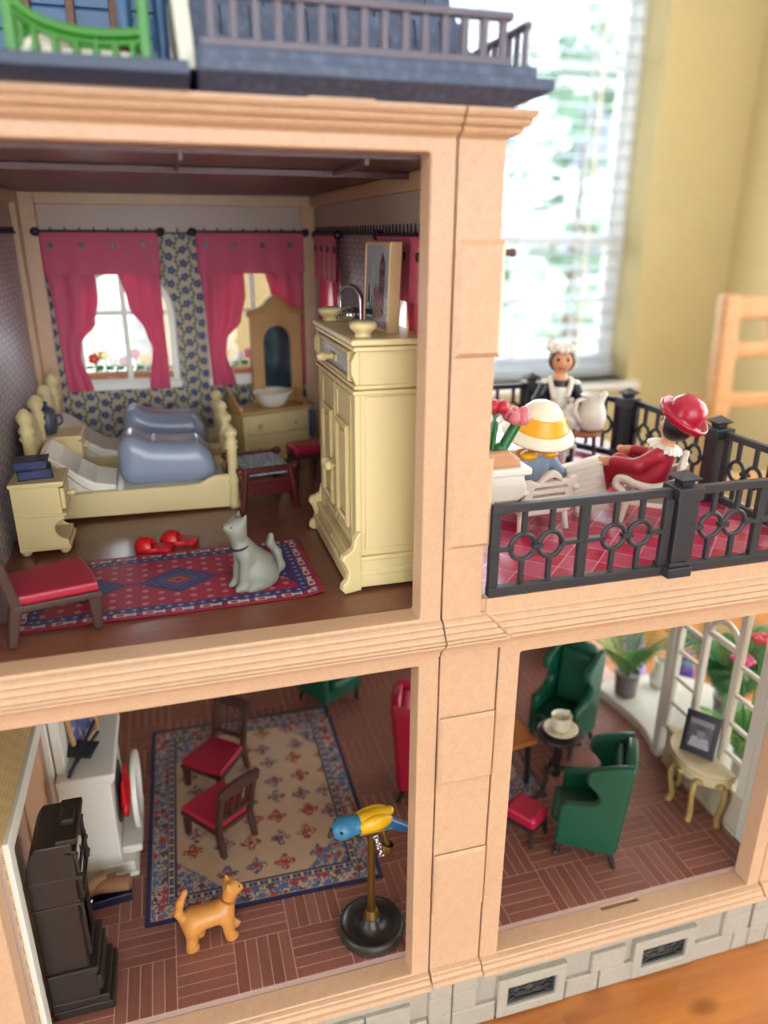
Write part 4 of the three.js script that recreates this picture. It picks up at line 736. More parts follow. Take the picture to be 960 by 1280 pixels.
function figure(name, label, pos, turn, o) {
  const t = thing(name, label, 'person', pos, turn), arms = o.arms, sk = [ell(0, .0335, 0, .0070, .0076, .0070), cap(0, .022, 0, .0034, 0, .028, 0, .0032), cap(0, .005, 0, .0068, 0, .0205, 0, .0048), ell(0, .0325, .0068, .0010, .0011, .0010)];
  const dr = [cap(0, .003, 0, o.hip ?? .0082, 0, .0192, 0, .0062), cap(-.0050, .0196, 0, .0032, .0050, .0196, 0, .0032)];
  if (o.seated) { for (const s of [-1, 1]) { sk.push(cap(s * .0042, .002, .003, .0034, s * .0044, .002, .0175, .0030), cap(s * .0044, .002, .0175, .0030, s * .0044, -.0110, .0190, .0026), cap(s * .0044, -.0112, .0190, .0024, s * .0044, -.0118, .0225, .0022)); } dr.push(cap(-.004, .0025, .002, .0052, -.0046, .0025, .0180, .0046), cap(.004, .0025, .002, .0052, .0046, .0025, .0180, .0046)); for (const s of [-1, 1]) dr.push(cap(s * .0046, .0020, .0186, .0042, s * .0048, -.0090, .0200, .0046)); }
  else { for (const s of [-1, 1]) sk.push(cap(s * .0036, .003, 0, .0034, s * .0036, -.022, 0, .0030), cap(s * .0036, -.0240, .001, .0026, s * .0036, -.0240, .0050, .0024)); dr.push(cap(0, .004, 0, .0086, 0, -.018, 0, .0122)); }
  for (const [sx, ey, ez, hx, hy, hz, ex] of arms) {
    const x0 = sx * .0082, x1 = sx * (ex ?? .0112);
    sk.push(cap(x0, .0190, 0, .0024, x1, ey, ez, .0021), cap(x1, ey, ez, .0021, hx, hy, hz, .0018), ...clip(hx, hy, hz, hx - x1, hy - ey, hz - ez, o.hand ?? 1));
    const k = .82, wx = x1 + (hx - x1) * k, wy = ey + (hy - ey) * k, wz = ez + (hz - ez) * k;
    dr.push(cap(x0, .0188, 0, .0036, x1, ey, ez, .0031), cap(x1, ey, ez, .0031, wx, wy, wz, .0030));
  }
  const lo = [-.0235, o.seated ? -.0145 : -.0275, -.0145], hi = [.0235, .0425, .0280], fs = blend(sk, .0018), fd = blend(dr, .0020);
  part('body', [nets(fs, lo, hi, .00085)], skin, t);
  part('dress', [nets((x, y, z) => Math.max(fd(x, y, z), y - .0222, o.seated ? -.0142 - y : -.0262 - y), lo, hi, .00085)], o.dress, t, o.dressLabel);
  for (const s of [-1, 1]) part('eye', [SPH(.0010, s * .0026, .0342, .0064, 1, 1.25, .5, 10)], plastic('#1a1414', .25), t);
  part('mouth', [T([[-.0018, .0296, .0062], [0, .0290, .0068], [.0018, .0296, .0062]], .0003, 10, 5)], plastic('#8a2f2a', .4), t);
  part('hair', [nets((x, y, z) => Math.max(Math.hypot(x / .0080, (y - .0340) / .0084, (z + .0006) / .0082) * .008 - .008, -(Math.hypot(x / .0064, (y - .0320) / .0074, (z - .0062) / .0062) - 1) * .0062, o.longHair ? .0230 - y : .0270 - y), [-.0092, .022, -.0098], [.0092, .0436, .0092], .0006)], o.hair, t);
  return t;
}
// white garden chairs
function gardenChair(label, pos, turn) {
  const t = thing('garden_chair', label, 'chair', pos, turn, 'white garden chairs on the balcony'), w = .0280;
  const back = new THREE.Shape(); const a = w / 2;
  back.moveTo(-a, 0); back.lineTo(a, 0); back.lineTo(a, .0215); back.lineTo(a - .0035, .0215); back.quadraticCurveTo(a - .0055, .0195, a - .0075, .0200); back.quadraticCurveTo(0, .0325, -a + .0075, .0200); back.quadraticCurveTo(-a + .0055, .0195, -a + .0035, .0215); back.lineTo(-a, .0215); back.lineTo(-a, 0);
  for (let i = 0; i < 4; i++) { const y = .0060 + i * .0046, b = i === 3 ? .0046 : a - .0050; const h = new THREE.Path(); h.moveTo(-b, y); h.lineTo(b, y); if (i === 3) { h.quadraticCurveTo(0, y + .0050, -b, y); } else { h.lineTo(b, y + .0017); h.lineTo(-b, y + .0017); h.lineTo(-b, y); } back.holes.push(h); }
  part('backrest', [mv(rot(EX(back, .0028, .0006, 2, 16), -.16, 0, 0), 0, .0120, -.0125)], chairWhite, t);
  part('seat', [BB(-w / 2 + .001, w / 2 - .001, .0110, .0136, -.0118, .0125, .0008)], chairWhite, t);
  for (const s of [-1, 1]) {
    part('armrest', [T([[s * a, .0270, -.0150], [s * a, .0242, -.0095], [s * a, .0218, -.002], [s * a, .0228, .006], [s * a, .0248, .0110], [s * a, .0242, .0142], [s * a, .0208, .0145], [s * a, .0190, .0118], [s * a, .0150, .0100]], .0019, 40, 10)], chairWhite, t);
    for (const q of [-1, 1]) part('leg', [CY([s * (a - .002), .0118, q * .0095], [s * (a - .001), .0012, q * .0110], .0019, .0014, 10), SPH(.0016, s * (a - .001), .0013, q * .0110, 1, .8, 1, 8)], chairWhite, t);
  }
  return t;
}
const gcA = [.0812, BY, -.0690];
gardenChair('white slat backed garden chair of the woman in blue, seen from behind', [gcA[0], gcA[1], gcA[2]], PI + .10).scale.y = .86;
const gcB = [.1405, BY, -.0600];
gardenChair('white garden chair with curled arms under the woman in the red coat', [gcB[0], gcB[1], gcB[2]], -2.25);
{
  const blueDress = plastic('#7f93ad', .5), yellow = plastic('#e0a01c', .36), cream2 = plastic('#ded8c4', .34);
  const t = figure('person', 'seated woman in light blue dress and wide cream hat with yellow band', [gcA[0] + .0010, BY + .0140, gcA[2] - .0020], PI + .06, { seated: true, dress: blueDress, dressLabel: 'light blue dress', hair: hairBrown, longHair: true, arms: [[-1, .0120, .0010, -.0195, .0080, .0060, .0135], [1, .0120, .0040, .0125, .0105, .0145]] });
  const hat = part('hat', [rot(L([[0, .0118], [.0034, .0114], [.0062, .0100], [.0082, .0078], [.0092, .0056], [.0098, .0032], [.0120, .0008], [.0150, -.0020], [.0158, -.0034], [.0154, -.0042], [.0144, -.0034], [.0116, -.0006], [.0088, .0016], [0, .0022]], 44), -.26, 0, 0)], cream2, t);
  hat.scale.setScalar(1.1);
  hat.position.set(0, .0362, -.0020);
  part('hat_band', [rot(L([[.0089, .0068], [.0097, .0060], [.0102, .0042], [.0114, .0020], [.0126, .0008], [.0120, .0000], [.0090, .0030]], 44), -.26, 0, 0)], yellow, hat, 'yellow hat band');
  for (const s of [-1, 1]) part('collar', [SPH(.0042, s * .0056, .0226, -.0030, 1.1, .62, .9, 14), SPH(.0036, s * .0050, .0222, .0042, 1, .6, .8, 12)], yellow, t, 'yellow collar lobe');
}
{
  const coat = plastic('#a0122e', .4), hatRed = plastic('#a30f30', .26);
  const t = figure('person', 'seated woman in red coat, red brimmed hat and white ruffled collar, with dark hair', [gcB[0] - .0010, BY + .0190, gcB[2] - .0002], -2.50, { seated: true, dress: coat, dressLabel: 'red coat', hair: hairDark, longHair: true, arms: [[1, .0110, .0060, .0110, .0065, .0190, .0125], [-1, .0110, .0060, -.0120, .0080, .0175, .0125]] });
  t.rotation.x = 0; t.rotation.order = 'YXZ'; t.rotation.x = -.30;
  const hat = part('hat', [rot(L([[0, .0112], [.0034, .0110], [.0066, .0092], [.0086, .0058], [.0090, .0026], [.0092, .0008], [.0112, -.0002], [.0118, .0014], [.0128, .0022], [.0132, .0010], [.0122, -.0014], [.0100, -.0024], [.0080, -.0010], [0, 0]], 40), -.30, 0, 0)], hatRed, t);
  hat.position.set(0, .0382, -.0012);
  const fr = []; for (let i = 0; i < 20; i++) { const a = i / 20 * 2 * PI; fr.push(mv(rot(SPH(.0024, 0, 0, 0, .75, .45, 1.6, 8), .3, -a + PI / 2, 0), Math.cos(a) * .0058, .0220, Math.sin(a) * .0056)); }
  part('collar', fr, whiteDoll, t, 'white ruffled collar');
}
{
  const black = plastic('#171722', .42);
  const t = figure('person', 'maid in black dress, white apron and frilled white cap by the back railing', [.1480, BY + .0284, -.1700], -.42, { seated: false, dress: black, dressLabel: 'black dress', hair: hairBrown, arms: [[-1, .0100, .0035, -.0100, .0080, .0105, .0128], [1, .0100, .0035, .0100, .0080, .0105, .0128]] });
  part('apron', [sheet((u, v) => { const a = (u - .5) * 2.2, r = .0088 + v * .0040 - (v < .4 ? .0012 : 0) + .0004; return [Math.sin(a) * r * (v < .38 ? .72 : 1), .0188 - v * .0400, Math.cos(a) * r]; }, 18, 20, .0006)], whiteDoll, t);
  for (const s of [-1, 1]) part('apron_strap', [T([[s * .0040, .0140, .0078], [s * .0056, .0200, .0046], [s * .0056, .0226, 0], [s * .0050, .0180, -.0072]], .0016, 18, 6), SPH(.0030, s * .0086, .0206, .0006, 1, .6, 1, 12)], whiteDoll, t);
  t.scale.setScalar(1.06);
  const fr = []; for (let i = 0; i < 18; i++) { const a = i / 18 * 2 * PI; fr.push(SPH(.0022, Math.cos(a) * .0074, .0404 + .0005 * Math.sin(i * 2.4), Math.sin(a) * .0074 - .0004, 1, 1.1, 1, 8)); } fr.push(SPH(.0070, 0, .0398, -.0006, 1, .6, 1, 18)); for (const s of [-1, 1]) fr.push(SPH(.0026, s * .0064, .0428, -.001, 1.1, .8, .8, 10));
  part('cap', fr, whiteDoll, t, 'white frilled cap');
}
// ribbed white thing between the two seated women
{
  const t = thing('ribbed_basket', 'white ribbed rectangular basket standing between the woman in blue and the woman in red', 'basket', [.1170, BY, -.0720], -.25);
  t.rotation.order = 'YXZ';
  const g = [mv(rot(EX([[-.0072, 0], [.0072, 0], [.0080, .0235], [-.0080, .0235]], .0060, .0010), 0, 0, 0), 0, 0, -.003)];
  part('basket', g, chairWhite, t);
  for (let i = 0; i < 9; i++) part('rib', [B(.0138 + i * .00016, .0012, .0012, 0, .0024 + i * .0024, .0032, .0005)], chairWhite, t);
  t.rotation.z = .28; t.position.y = BY + .0026; t.scale.setScalar(1.2);
}
// white tea table with plates behind the woman in blue
{
  const t = thing('tea_table', 'white tea table behind the woman in the wide cream hat', 'table', [.0905, BY, -.1340]);
  part('tabletop', [BB(-.040, .040, .0235, .0258, -.0200, .0200, .0009)], whiteDoll, t);
  part('apron', [EX(rectHole(-.036, .036, -.0165, .0165, [[-.0345, .0345, -.0150, .0150]]), .0040, .0003)].map((g) => mv(rot(g, -PI / 2, 0, 0), 0, .0197, 0)), whiteDoll, t);
  for (const s of [-1, 1]) for (const q of [-1, 1]) part('leg', [L([[0, 0], [.0016, 0], [.0018, .002], [.0013, .006], [.0020, .014], [.0024, .0190], [.0024, .0236], [0, .0236]], 14, s * .0340, 0, q * .0145)], whiteDoll, t);
}
const teaY = BY + .0258;
function cupSaucer(label, p, m, group, s = 1) {
  const t = thing('tea_cup', label, 'cup', p, .6, group);
  part('saucer', [L([[0, 0], [.0042 * s, 0], [.0050 * s, .0004 * s], [.0078 * s, .0016 * s], [.0082 * s, .0021 * s], [.0076 * s, .0022 * s], [.0046 * s, .0010 * s], [0, .0009 * s]], 28)], m, t);
  part('cup', [L([[0, .0009 * s], [.0030 * s, .0009 * s], [.0038 * s, .0022 * s], [.0042 * s, .0060 * s], [.0048 * s, .0090 * s], [.0046 * s, .0093 * s], [.0041 * s, .0086 * s], [.0036 * s, .0060 * s], [.0030 * s, .0030 * s], [0, .0026 * s]], 28)], m, t);
  part('handle', [T([[.0042 * s, .0074 * s, 0], [.0066 * s, .0076 * s, 0], [.0070 * s, .0050 * s, 0], [.0040 * s, .0034 * s, 0]], .0008 * s, 16, 8)], m, t);
  return t;
}
const tc = cupSaucer('white tea cup and saucer on the white tea table, next to the pillar', [.0660, teaY, -.1260], whiteDoll, 'cups on the tea table');
copyOf(tc, 'white tea cup and saucer on the white tea table, farther back by the railing', [.0745, teaY, -.1430], 2.0, 'cups on the tea table');
// brown side table with a jug and a teapot
{
  const t = thing('side_table', 'small round brown side table with dark legs holding a white jug and teapot', 'table', [.1535, BY, -.1500]);
  part('tabletop', [L([[0, .0222], [.0120, .0222], [.0126, .0230], [.0126, .0238], [.0118, .0244], [0, .0244]], 32)], plastic('#8a5230', .4), t);
  for (let i = 0; i < 3; i++) { const a = i * 2.094 + .5; part('leg', [CY([.0080 * Math.cos(a), .0224, .0080 * Math.sin(a)], [.0100 * Math.cos(a), 0, .0100 * Math.sin(a)], .0013, .0011, 8)], ironMat, t); }
}
{
  const sy = BY + .0244;
  const JS = 1.25, j = thing('jug', 'white handled jug on the brown side table', 'jug', [.1585, sy, -.1475], .2);
  part('jug', [L([[0, 0], [.0046, 0], [.0062, .0020], [.0070, .0060], [.0064, .0100], [.0052, .0130], [.0056, .0160], [.0062, .0172], [.0058, .0174], [.0047, .0134], [0, .0130]], 28)], whiteDoll, j);
  part('handle', [T([[-.0056, .0154, 0], [-.0098, .0150, 0], [-.0104, .0090, 0], [-.0066, .0046, 0]], .0010, 18, 8)], whiteDoll, j);
  part('spout', [CY([.0050, .0150, 0], [.0082, .0178, 0], .0022, .0010, 10)], whiteDoll, j); j.scale.setScalar(JS);
  const p = thing('teapot', 'white teapot with lid on the brown side table beside the jug', 'teapot', [.1468, sy, -.1525], .4);
  part('pot', [L([[0, 0], [.0036, 0], [.0040, .0010], [.0060, .0040], [.0064, .0070], [.0052, .0105], [.0034, .0128], [0, .0130]], 26)], whiteDoll, p);
  part('lid', [L([[.0038, .0126], [.0036, .0140], [.0018, .0156], [.0010, .0164], [.0018, .0180], [.0012, .0192], [0, .0196]], 20)], whiteDoll, p);
  part('spout', [T([[-.0050, .0050, 0], [-.0080, .0070, 0], [-.0092, .0105, 0], [-.0112, .0120, 0]], .0012, 16, 8)], whiteDoll, p);
  part('handle', [T([[.0056, .0095, 0], [.0088, .0095, 0], [.0090, .0055, 0], [.0060, .0040, 0]], .0009, 16, 8)], whiteDoll, p);
}
// planter hung by the corner pillar
{
  const t = thing('flower_planter', 'white planter box of red, white and pink flowers beside the corner pillar', 'planter', [.0375, .0384, -.0255]); t.scale.y = 1.22;
  const px = [[-.0135, .0000], [.0105, .0000], [.0138, .0022], [.0142, .0050], [.0126, .0078], [.0128, .0095], [-.0160, .0095]];
  part('box', [mv(EX(px, .0150, .0010), 0, 0, -.0075), BB(-.0160, .0150, .0092, .0118, -.0090, .0090, .0008)], whiteDoll, t);
  part('soil', [mv(EX([[-.0130, .0112], [.0120, .0112], [.0112, .0142], [.0060, .0172], [-.0060, .0172], [-.0130, .0140]], .0120, .0016), 0, 0, -.006)], plastic('#b98663', .6), t, 'tan mound of soil');
  const fl = [[-.0045, 0, '#a8152e', 0.006, .0310], [-.0072, .0025, '#ddd8d4', -.001, .0275], [.0036, .001, '#c9707f', .0068, .0275], [-.0010, -.003, '#ddd8d4', .001, .027]];
  for (const [x, z, c, lean, h] of fl) {
    const s = part('flower', [CY([x, .0160, z], [x + lean, h - .002, z], .0022, .0020, 10), SPH(.0028, x, .0175, z, 1.2, .7, 1, 10)], plastic('#15602c', .4), t, 'green flower stem');
    const g = []; for (let i = 0; i < 5; i++) { const a = i * 1.2566 + x * 300; g.push(SPH(.0027, x + lean + .0032 * Math.cos(a), h + .0003 * i, z + .0032 * Math.sin(a), 1, .85, 1, 10)); } g.push(SPH(.0018, x + lean, h + .0012, z, 1, .8, 1, 8));
    part('petals', g, plastic(c, .4), s);
  }
  part('sprig', [CY([.0000, .0165, .0015], [.0008, .0260, .0015], .0011, .0011, 8), SPH(.0011, .0008, .0260, .0015, 1, 1, 1, 8)], plastic('#15602c', .4), t);
}
// ---------------------------------------------------------------- ground floor rooms
const whiteTrim = plastic('#dcdad2', .4), greenP = plastic('#0a4a37', .34), blackWood = plastic('#241a17', .45), clockBrown = mat('#241d1a', .45, { bumpMap: grain, bumpScale: .00008 });
// white doorway in the left wall with a tan door leaf behind
hp('door_frame', [BB(XW - .0008, XW + .0026, LF, -.0880, -.0185, -.0112, .0007)], whiteTrim);
hp('door_frame', [BB(XW - .0008, XW + .0026, LF, -.0880, -.1120, -.1040, .0007)], whiteTrim);
hp('door_frame', [BB(XW - .0008, XW + .0028, -.0882, -.0800, -.1120, -.0112, .0007)], whiteTrim);
hp('door_leaf', [BB(XW - .0040, XW - .0020, LF, -.088, -.1045, -.062, .0004)], doorTan);
hp('door_leaf', [BB(XW - .0042, XW - .0030, LF, -.088, -.062, -.0180, .0004)], doorTan);
// window wall on the wing's right side
const RX = .2115;
hp('parlour_wall', [BB(RX, RX + .005, -.1985, -.0125, -.031, -.0106)], whiteTrim);
hp('parlour_wall', [BB(RX, RX + .005, -.1985, -.0125, -.306, -.222)], whiteTrim);
hp('dado', [BB(RX, RX + .004, LF, -.1665, -.102, -.031, .0005), BB(RX - .0012, RX + .005, -.1672, -.1645, -.102, -.031, .0006), BB(RX - .0010, RX + .0005, LF, -.1900, -.102, -.031, .0004)], plastic('#c9c0ad', .45));
const winBar = (z0, z1, y0, y1) => BB(RX - .0012, RX + .0030, y0, y1, z0, z1, .0008);
const sw = hp('parlour_window', [winBar(-.1085, -.1020, -.1665, -.0125), winBar(-.0835, -.0795, -.1650, -.0125), winBar(-.0560, -.0515, -.1650, -.0125), winBar(-.0365, -.0300, -.1650, -.0125), winBar(-.1085, -.0300, -.0165, -.0125)], whiteTrim);
const archBar = (zc, r, y) => T(Array.from({ length: 17 }, (_, i) => [RX + .0010, y + r * Math.sin(i * PI / 16), zc + r * Math.cos(i * PI / 16)]), .0018, 40, 8);
for (const [a, b] of [[-.102, -.0835], [-.0515, -.0365]]) for (const y of [-.146, -.127, -.108, -.089]) part('glazing_bar', [BB(RX - .0004, RX + .0024, y - .0012 - TY, y + .0012 - TY, a, b, .0006)], whiteTrim, sw);
part('glazing_bar', [BB(RX - .0008, RX + .0028, -.0835 - TY, -.0800 - TY, -.0795, -.056, .0006)], whiteTrim, sw);
part('arched_bar', [mv(archBar(-.0676, .0118, -.0815), 0, -TY, 0)], whiteTrim, sw);
part('pane', [BB(RX + .0008, RX + .0012, -.1650 - TY, -.0165 - TY, -.102, -.036)], paneGlass, sw);
hp('window_post', [BB(RX - .0016, RX + .0040, LF, -.0125, -.1125, -.1060, .0008)], whiteTrim);
// bay: a raised white ledge outside the line of the wall
{
  const s = new THREE.Shape(); s.moveTo(.2100, .1130); s.quadraticCurveTo(.2172, .128, .2150, .148); s.quadraticCurveTo(.2130, .172, .2090, .188); s.lineTo(.272, .188); s.quadraticCurveTo(.310, .160, .316, .110); s.lineTo(.316, .012); s.lineTo(.2170, .012); s.lineTo(.2170, .1130); s.lineTo(.2100, .1130);
  hp('bay_ledge', [mv(rot(EX(s, .0072, .0009, 2, 20), -PI / 2, 0, 0), 0, LF - .0004, 0)], whiteTrim);
  const s2 = new THREE.Shape(); s2.moveTo(.2264, .013); s2.lineTo(.314, .013); s2.lineTo(.314, .110); s2.quadraticCurveTo(.308, .160, .270, .187); s2.lineTo(.2264, .187); s2.lineTo(.2264, .013);
  hp('bay_plinth', [mv(rot(EX(s2, -LF + TY > 0 ? 1 : (LF - .0004 - TY), .0006, 1, 20), -PI / 2, 0, 0), 0, TY, 0)], stoneGrey);
}
// grandfather clock (front turned to the room)
{
  const t = thing('grandfather_clock', 'tall dark brown grandfather clock against the left wall at the front of the parlour', 'clock', [-.1622, LF, -.0362], PI / 2);
  const w = .0130;                                                   // local z = depth from the wall
  part('base', [BB(-w, w, 0, .0260, 0, .0205, .0006), BB(-w - .0012, w + .0012, 0, .0050, 0, .0262, .0007), BB(-w - .0006, w + .0006, .0046, .0090, 0, .0244, .0007), BB(-w - .0004, w + .0004, .0230, .0262, 0, .0218, .0008), BB(-w, w, .0120, .0205, .0200, .0226, .0008)], clockBrown, t);
  part('waist', [BB(-w + .0012, w - .0012, .0255, .0640, 0, .0178, .0005)], clockBrown, t);
  const dr = part('waist_door', [mv(EX(rectHole(-.0082, .0082, .0290, .0600, [[-.0060, .0060, .0315, .0575]]), .0022, .0006), 0, 0, .0172), BB(-.0062, .0062, .0310, .0580, .0170, .0178)], clockBrown, t);
  part('knob', [SPH(.0009, .0070, .0440, .0196, 1, 1, 1, 8)], silver, dr);
  part('moulding', [BB(-w - .0004, w + .0004, .0632, .0652, 0, .0204, .0006), BB(-w, w, .0648, .0668, 0, .0196, .0006)], clockBrown, t);
  part('hood', [BB(-w, w, .0660, .0800, 0, .0190, .0005), mv(rot(EX((() => { const s = new THREE.Shape(); s.moveTo(0, .0795); s.lineTo(.0198, .0795); s.lineTo(.0198, .0975); s.lineTo(.0060, .0975); s.quadraticCurveTo(.0012, .0930, 0, .0795); return s; })(), 2 * w + .0012, .0006), 0, -PI / 2, 0), w + .0006, 0, 0), BB(-w - .0010, w + .0010, .0782, .0802, 0, .0212, .0006)], clockBrown, t);
  part('crest', [BB(-w, w, .0960, .0992, .0135, .0222, .0008), BB(-w - .0006, w + .0006, .0915, .0935, .0165, .0212, .0005), BB(-.0040, .0040, .0985, .1020, .0150, .0205, .0009)], clockBrown, t);
  for (const s of [-1, 1]) { part('column', [L([[0, .0668], [.0013, .0668], [.0010, .0685], [.0010, .0880], [.0014, .0900], [0, .0905]], 12, s * (w - .0016), 0, .0203)], clockBrown, t); part('column_ring', [L([[.0016, .0770], [.0018, .0778], [.0016, .0786]], 12, s * (w - .0016), 0, .0203), L([[.0016, .0690], [.0018, .0698], [.0016, .0706]], 12, s * (w - .0016), 0, .0203)], clockBrown, t); }
  const dial = part('dial', [mv(rot(flat(new THREE.CylinderGeometry(.0078, .0078, .0008, 32)), PI / 2, 0, 0), 0, .0790, .0196)], plastic('#c9bea2', .4), t, 'pale clock dial');
  part('hand', [B(.0006, .0056, .0004, 0, .0812, .0204), rot(B(.0038, .0006, .0004, 0, 0, 0), 0, 0, .3).translate(.0016, .0794, .0204)], ironMat, dial);
}
// white stove with a red fire
{
  const t = thing('stove', 'white toy stove with a red grate against the left wall behind the clock', 'stove', [-.1614, LF + .0002, -.1275], PI / 2);
  part('body', [BB(-.0270, .0270, .0080, .0650, 0, .0262, .0010), BB(-.0285, .0285, 0, .0090, 0, .0330, .0012)], whiteTrim, t);
  part('top', [BB(-.0285, .0285, .0640, .0690, 0, .0290, .0012), BB(-.0275, .0275, .0620, .0645, 0, .0275, .0006)], whiteTrim, t);
  part('panel', [mv(rot(EX(rectHole(-.0220, -.0030, .0130, .0600, [[-.0205, -.0045, .0145, .0585]]), .0014, .0005, 1), 0, PI / 2, 0), .0264, 0, 0)], whiteTrim, t);
  const ar = new THREE.Shape(); ar.absarc(0, .0350, .0215, 0, 2 * PI, false); const hole = new THREE.Path(); hole.absarc(0, .0350, .0165, 0, 2 * PI, false); ar.holes.push(hole);
  part('fire_ring', [mv(EX(ar, .0030, .0010, 2, 30), 0, 0, .0345), BB(-.0215, .0215, .0085, .0135, .0262, .0370, .0010)], whiteTrim, t);
  part('fire_back', [mv(rot(flat(new THREE.CylinderGeometry(.0170, .0170, .0012, 32)), PI / 2, 0, 0), 0, .0350, .0264)], ironMat, t);
  const g = []; for (let i = 0; i < 9; i++) g.push(SPH(.0030, rr(-.0105, .0105), .0270 + rr(0, .006), .0298, 1, 1.5, .8, 10)); for (let i = 0; i < 5; i++) g.push(CY([-.0085 + i * .0042, .0300, .0298], [-.0095 + i * .0048, .0440 + rr(0, .006), .0298], .0028, .0004, 8));
  part('flames', g, plastic('#c4121c', .4), t, 'red plastic flames');
  part('overmantel', [BB(-.0210, .0210, .0685, .1080, 0, .0050, .0010), BB(-.0225, .0225, .1070, .1100, 0, .0070, .0008)], whiteTrim, t);
  part('feet', [BB(-.0300, .0300, -.0001, .0030, 0, .0345, .0008)], whiteTrim, t);
}
{
  const t = thing('framed_print', 'small tan framed print of blue flowers leaning on the stove top', 'picture', [-.1490, LF + .0690, -.1320], PI / 2 - .45);
  part('frame', [rot(EX(rectHole(-.0120, .0120, 0, .0300, [[-.0098, .0098, .0022, .0278]]), .0022, .0005), -.12, 0, 0)], plastic('#b48a5e', .5), t);
  const pg = rot(mv(flat(new THREE.BoxGeometry(.0200, .0260, .0006)), 0, .0150, .0008), -.12, 0, 0);
  part('print', [pg], mat('#ffffff', .3, { map: tex(96, 96, (u, v) => mixc(hex('#38466f'), hex('#b7a4b8'), Math.pow(vnoise(u * 9, v * 9, 0, 5), 1.5))) }), t, null, true);
}
{
  const t = thing('fire_tongs', 'black fire tongs and shovel lying across the white stove top', 'tool', [-.1490, LF + .0698, -.1130], .5);
  part('shaft', [CY([-.0105, .0008, .0080], [.0160, .0078, -.0185], .0011, .0011, 8)], ironMat, t);
  part('shaft', [CY([-.0090, .0008, .0050], [.0150, .0050, -.0120], .0010, .0010, 8)], ironMat, t);
  part('shovel', [mv(rot(B(.0120, .0014, .0160, 0, 0, 0, .0006), .10, .7, .18), .0020, .0042, -.0050)], ironMat, t);
}
{
  const t = thing('log_basket', 'dark blue log basket with tan logs on the floor in front of the stove', 'basket', [-.1468, LF, -.0868], .1); t.scale.setScalar(1.3);
  part('basket', [EX(rectHole(-.0125, .0125, -.0055, .0055, [[-.0112, .0112, -.0042, .0042]]), .0042, .0005).rotateX(-PI / 2), BB(-.0115, .0115, 0, .0012, -.0045, .0045)], inkBlue, t);
  for (const [x, y, z, a] of [[-.0010, .0058, -.0012, .1], [.0040, .0076, .0014, -.25], [-.0050, .0088, .0010, .35]]) part('log', [mv(rot(CY([-.0085, 0, 0], [.0085, 0, 0], .0030, .0030, 9), 0, a, .05), x, y, z)], plastic('#8f6546', .6), t, 'tan log');
}
// flowered rug
{
  const W = .1265, D = .165;
  const rg = tex(768, 1000, (u, v) => {
    const x = u * 126.5, y = v * 165, e = Math.min(x, 126.5 - x, y, 165 - y), navy = hex('#202a52'), cr = hex('#b79a80'), red = hex('#a5363a'), bl = hex('#4f6690'), tan = hex('#c2a78c'), brn = hex('#5a3f38');
    const spot = (s, cx, cy, r) => Math.hypot(cx - x, cy - y) < r;
    const fl = (cell, jit, sd) => { const i = Math.floor(x / cell), j = Math.floor(y / cell); const fx = (i + .5 + (hash(i, j, sd) - .5) * jit) * cell - x, fy = (j + .5 + (hash(i, j, sd + 1) - .5) * jit) * cell - y, r = Math.hypot(fx, fy), k = hash(i, j, sd + 2), a = Math.atan2(fy, fx); return [r, k, a]; };
    if (e < 2.6) return navy; if (e < 3.0) return tan;
    if (e < 11) { const [r, k, a] = fl(6.2, .7, 3), q = vnoise(x * .9, y * .9, 0, 7); if (r < 2.2 + .5 * Math.cos(5 * a)) return k < .35 ? red : k < .75 ? bl : brn; return q > .62 ? bl : q < .25 ? navy : tan; }
    if (e < 11.5) return navy; if (e < 14.8) { const s = Math.min(x, 126.5 - x) < Math.min(y, 165 - y) ? y : x; if (e < 12 || e > 14.3) return cr; return (s % 3) < 1.4 ? navy : (Math.floor(s / 3) & 1 ? tan : bl); }
    if (e < 16.2) return navy;
    const cx = Math.min(x, 126.5 - x) - 16.2, cy = Math.min(y, 165 - y) - 16.2;
    if (cx + cy < 22) { const [r, k, a] = fl(5.2, .8, 9); if (r < 1.9 + .4 * Math.cos(5 * a)) return k < .35 ? red : k < .8 ? bl : brn; return vnoise(x, y, 0, 11) > .6 ? bl : cr; }
    if (cx + cy < 23) return bl;
    const [r, k, a] = fl(17, .35, 21); if (r < 1.6) return red; if (r < 5.0 + 1.2 * Math.cos(4 * a) && vnoise(x * 1.3, y * 1.3, 0, 5) > .42) return k < .5 ? (vnoise(x, y, 0, 2) > .5 ? red : brn) : (vnoise(x, y, 0, 2) > .5 ? bl : brn);
    return mixc(cr, tan, vnoise(x * .2, y * .2, 0, 1) * .6);
  });
  const g = sheet((u, v) => [-W / 2 + u * W, .0007, D / 2 - v * D], 2, 2, .0005, true), p = g.attributes.position, uv = new Float32Array(p.count * 2);
  for (let i = 0; i < p.count; i++) { uv[2 * i] = (p.getX(i) + W / 2) / W; uv[2 * i + 1] = .5 - p.getZ(i) / D; }
  g.setAttribute('uv', new THREE.BufferAttribute(uv, 2));
  const gm = mat('#ffffff', .55, { map: rg, side: THREE.DoubleSide });
  const t = mesh('rug', [g], gm, null, true); t.position.set(-.0588, LF, -.1428); t.rotation.y = -.018; t.userData = { label: 'cream flowered rug with navy border on the parlour parquet', category: 'rug' };
  const g2 = g.clone().scale(.6, 1, .62), t2 = mesh('rug', g2, gm, null, true); t2.position.set(.0850, LF, -.1450); t2.rotation.y = -.05; t2.userData = { label: 'navy bordered rug behind the red footstool, cut by the door jamb', category: 'rug' };
}
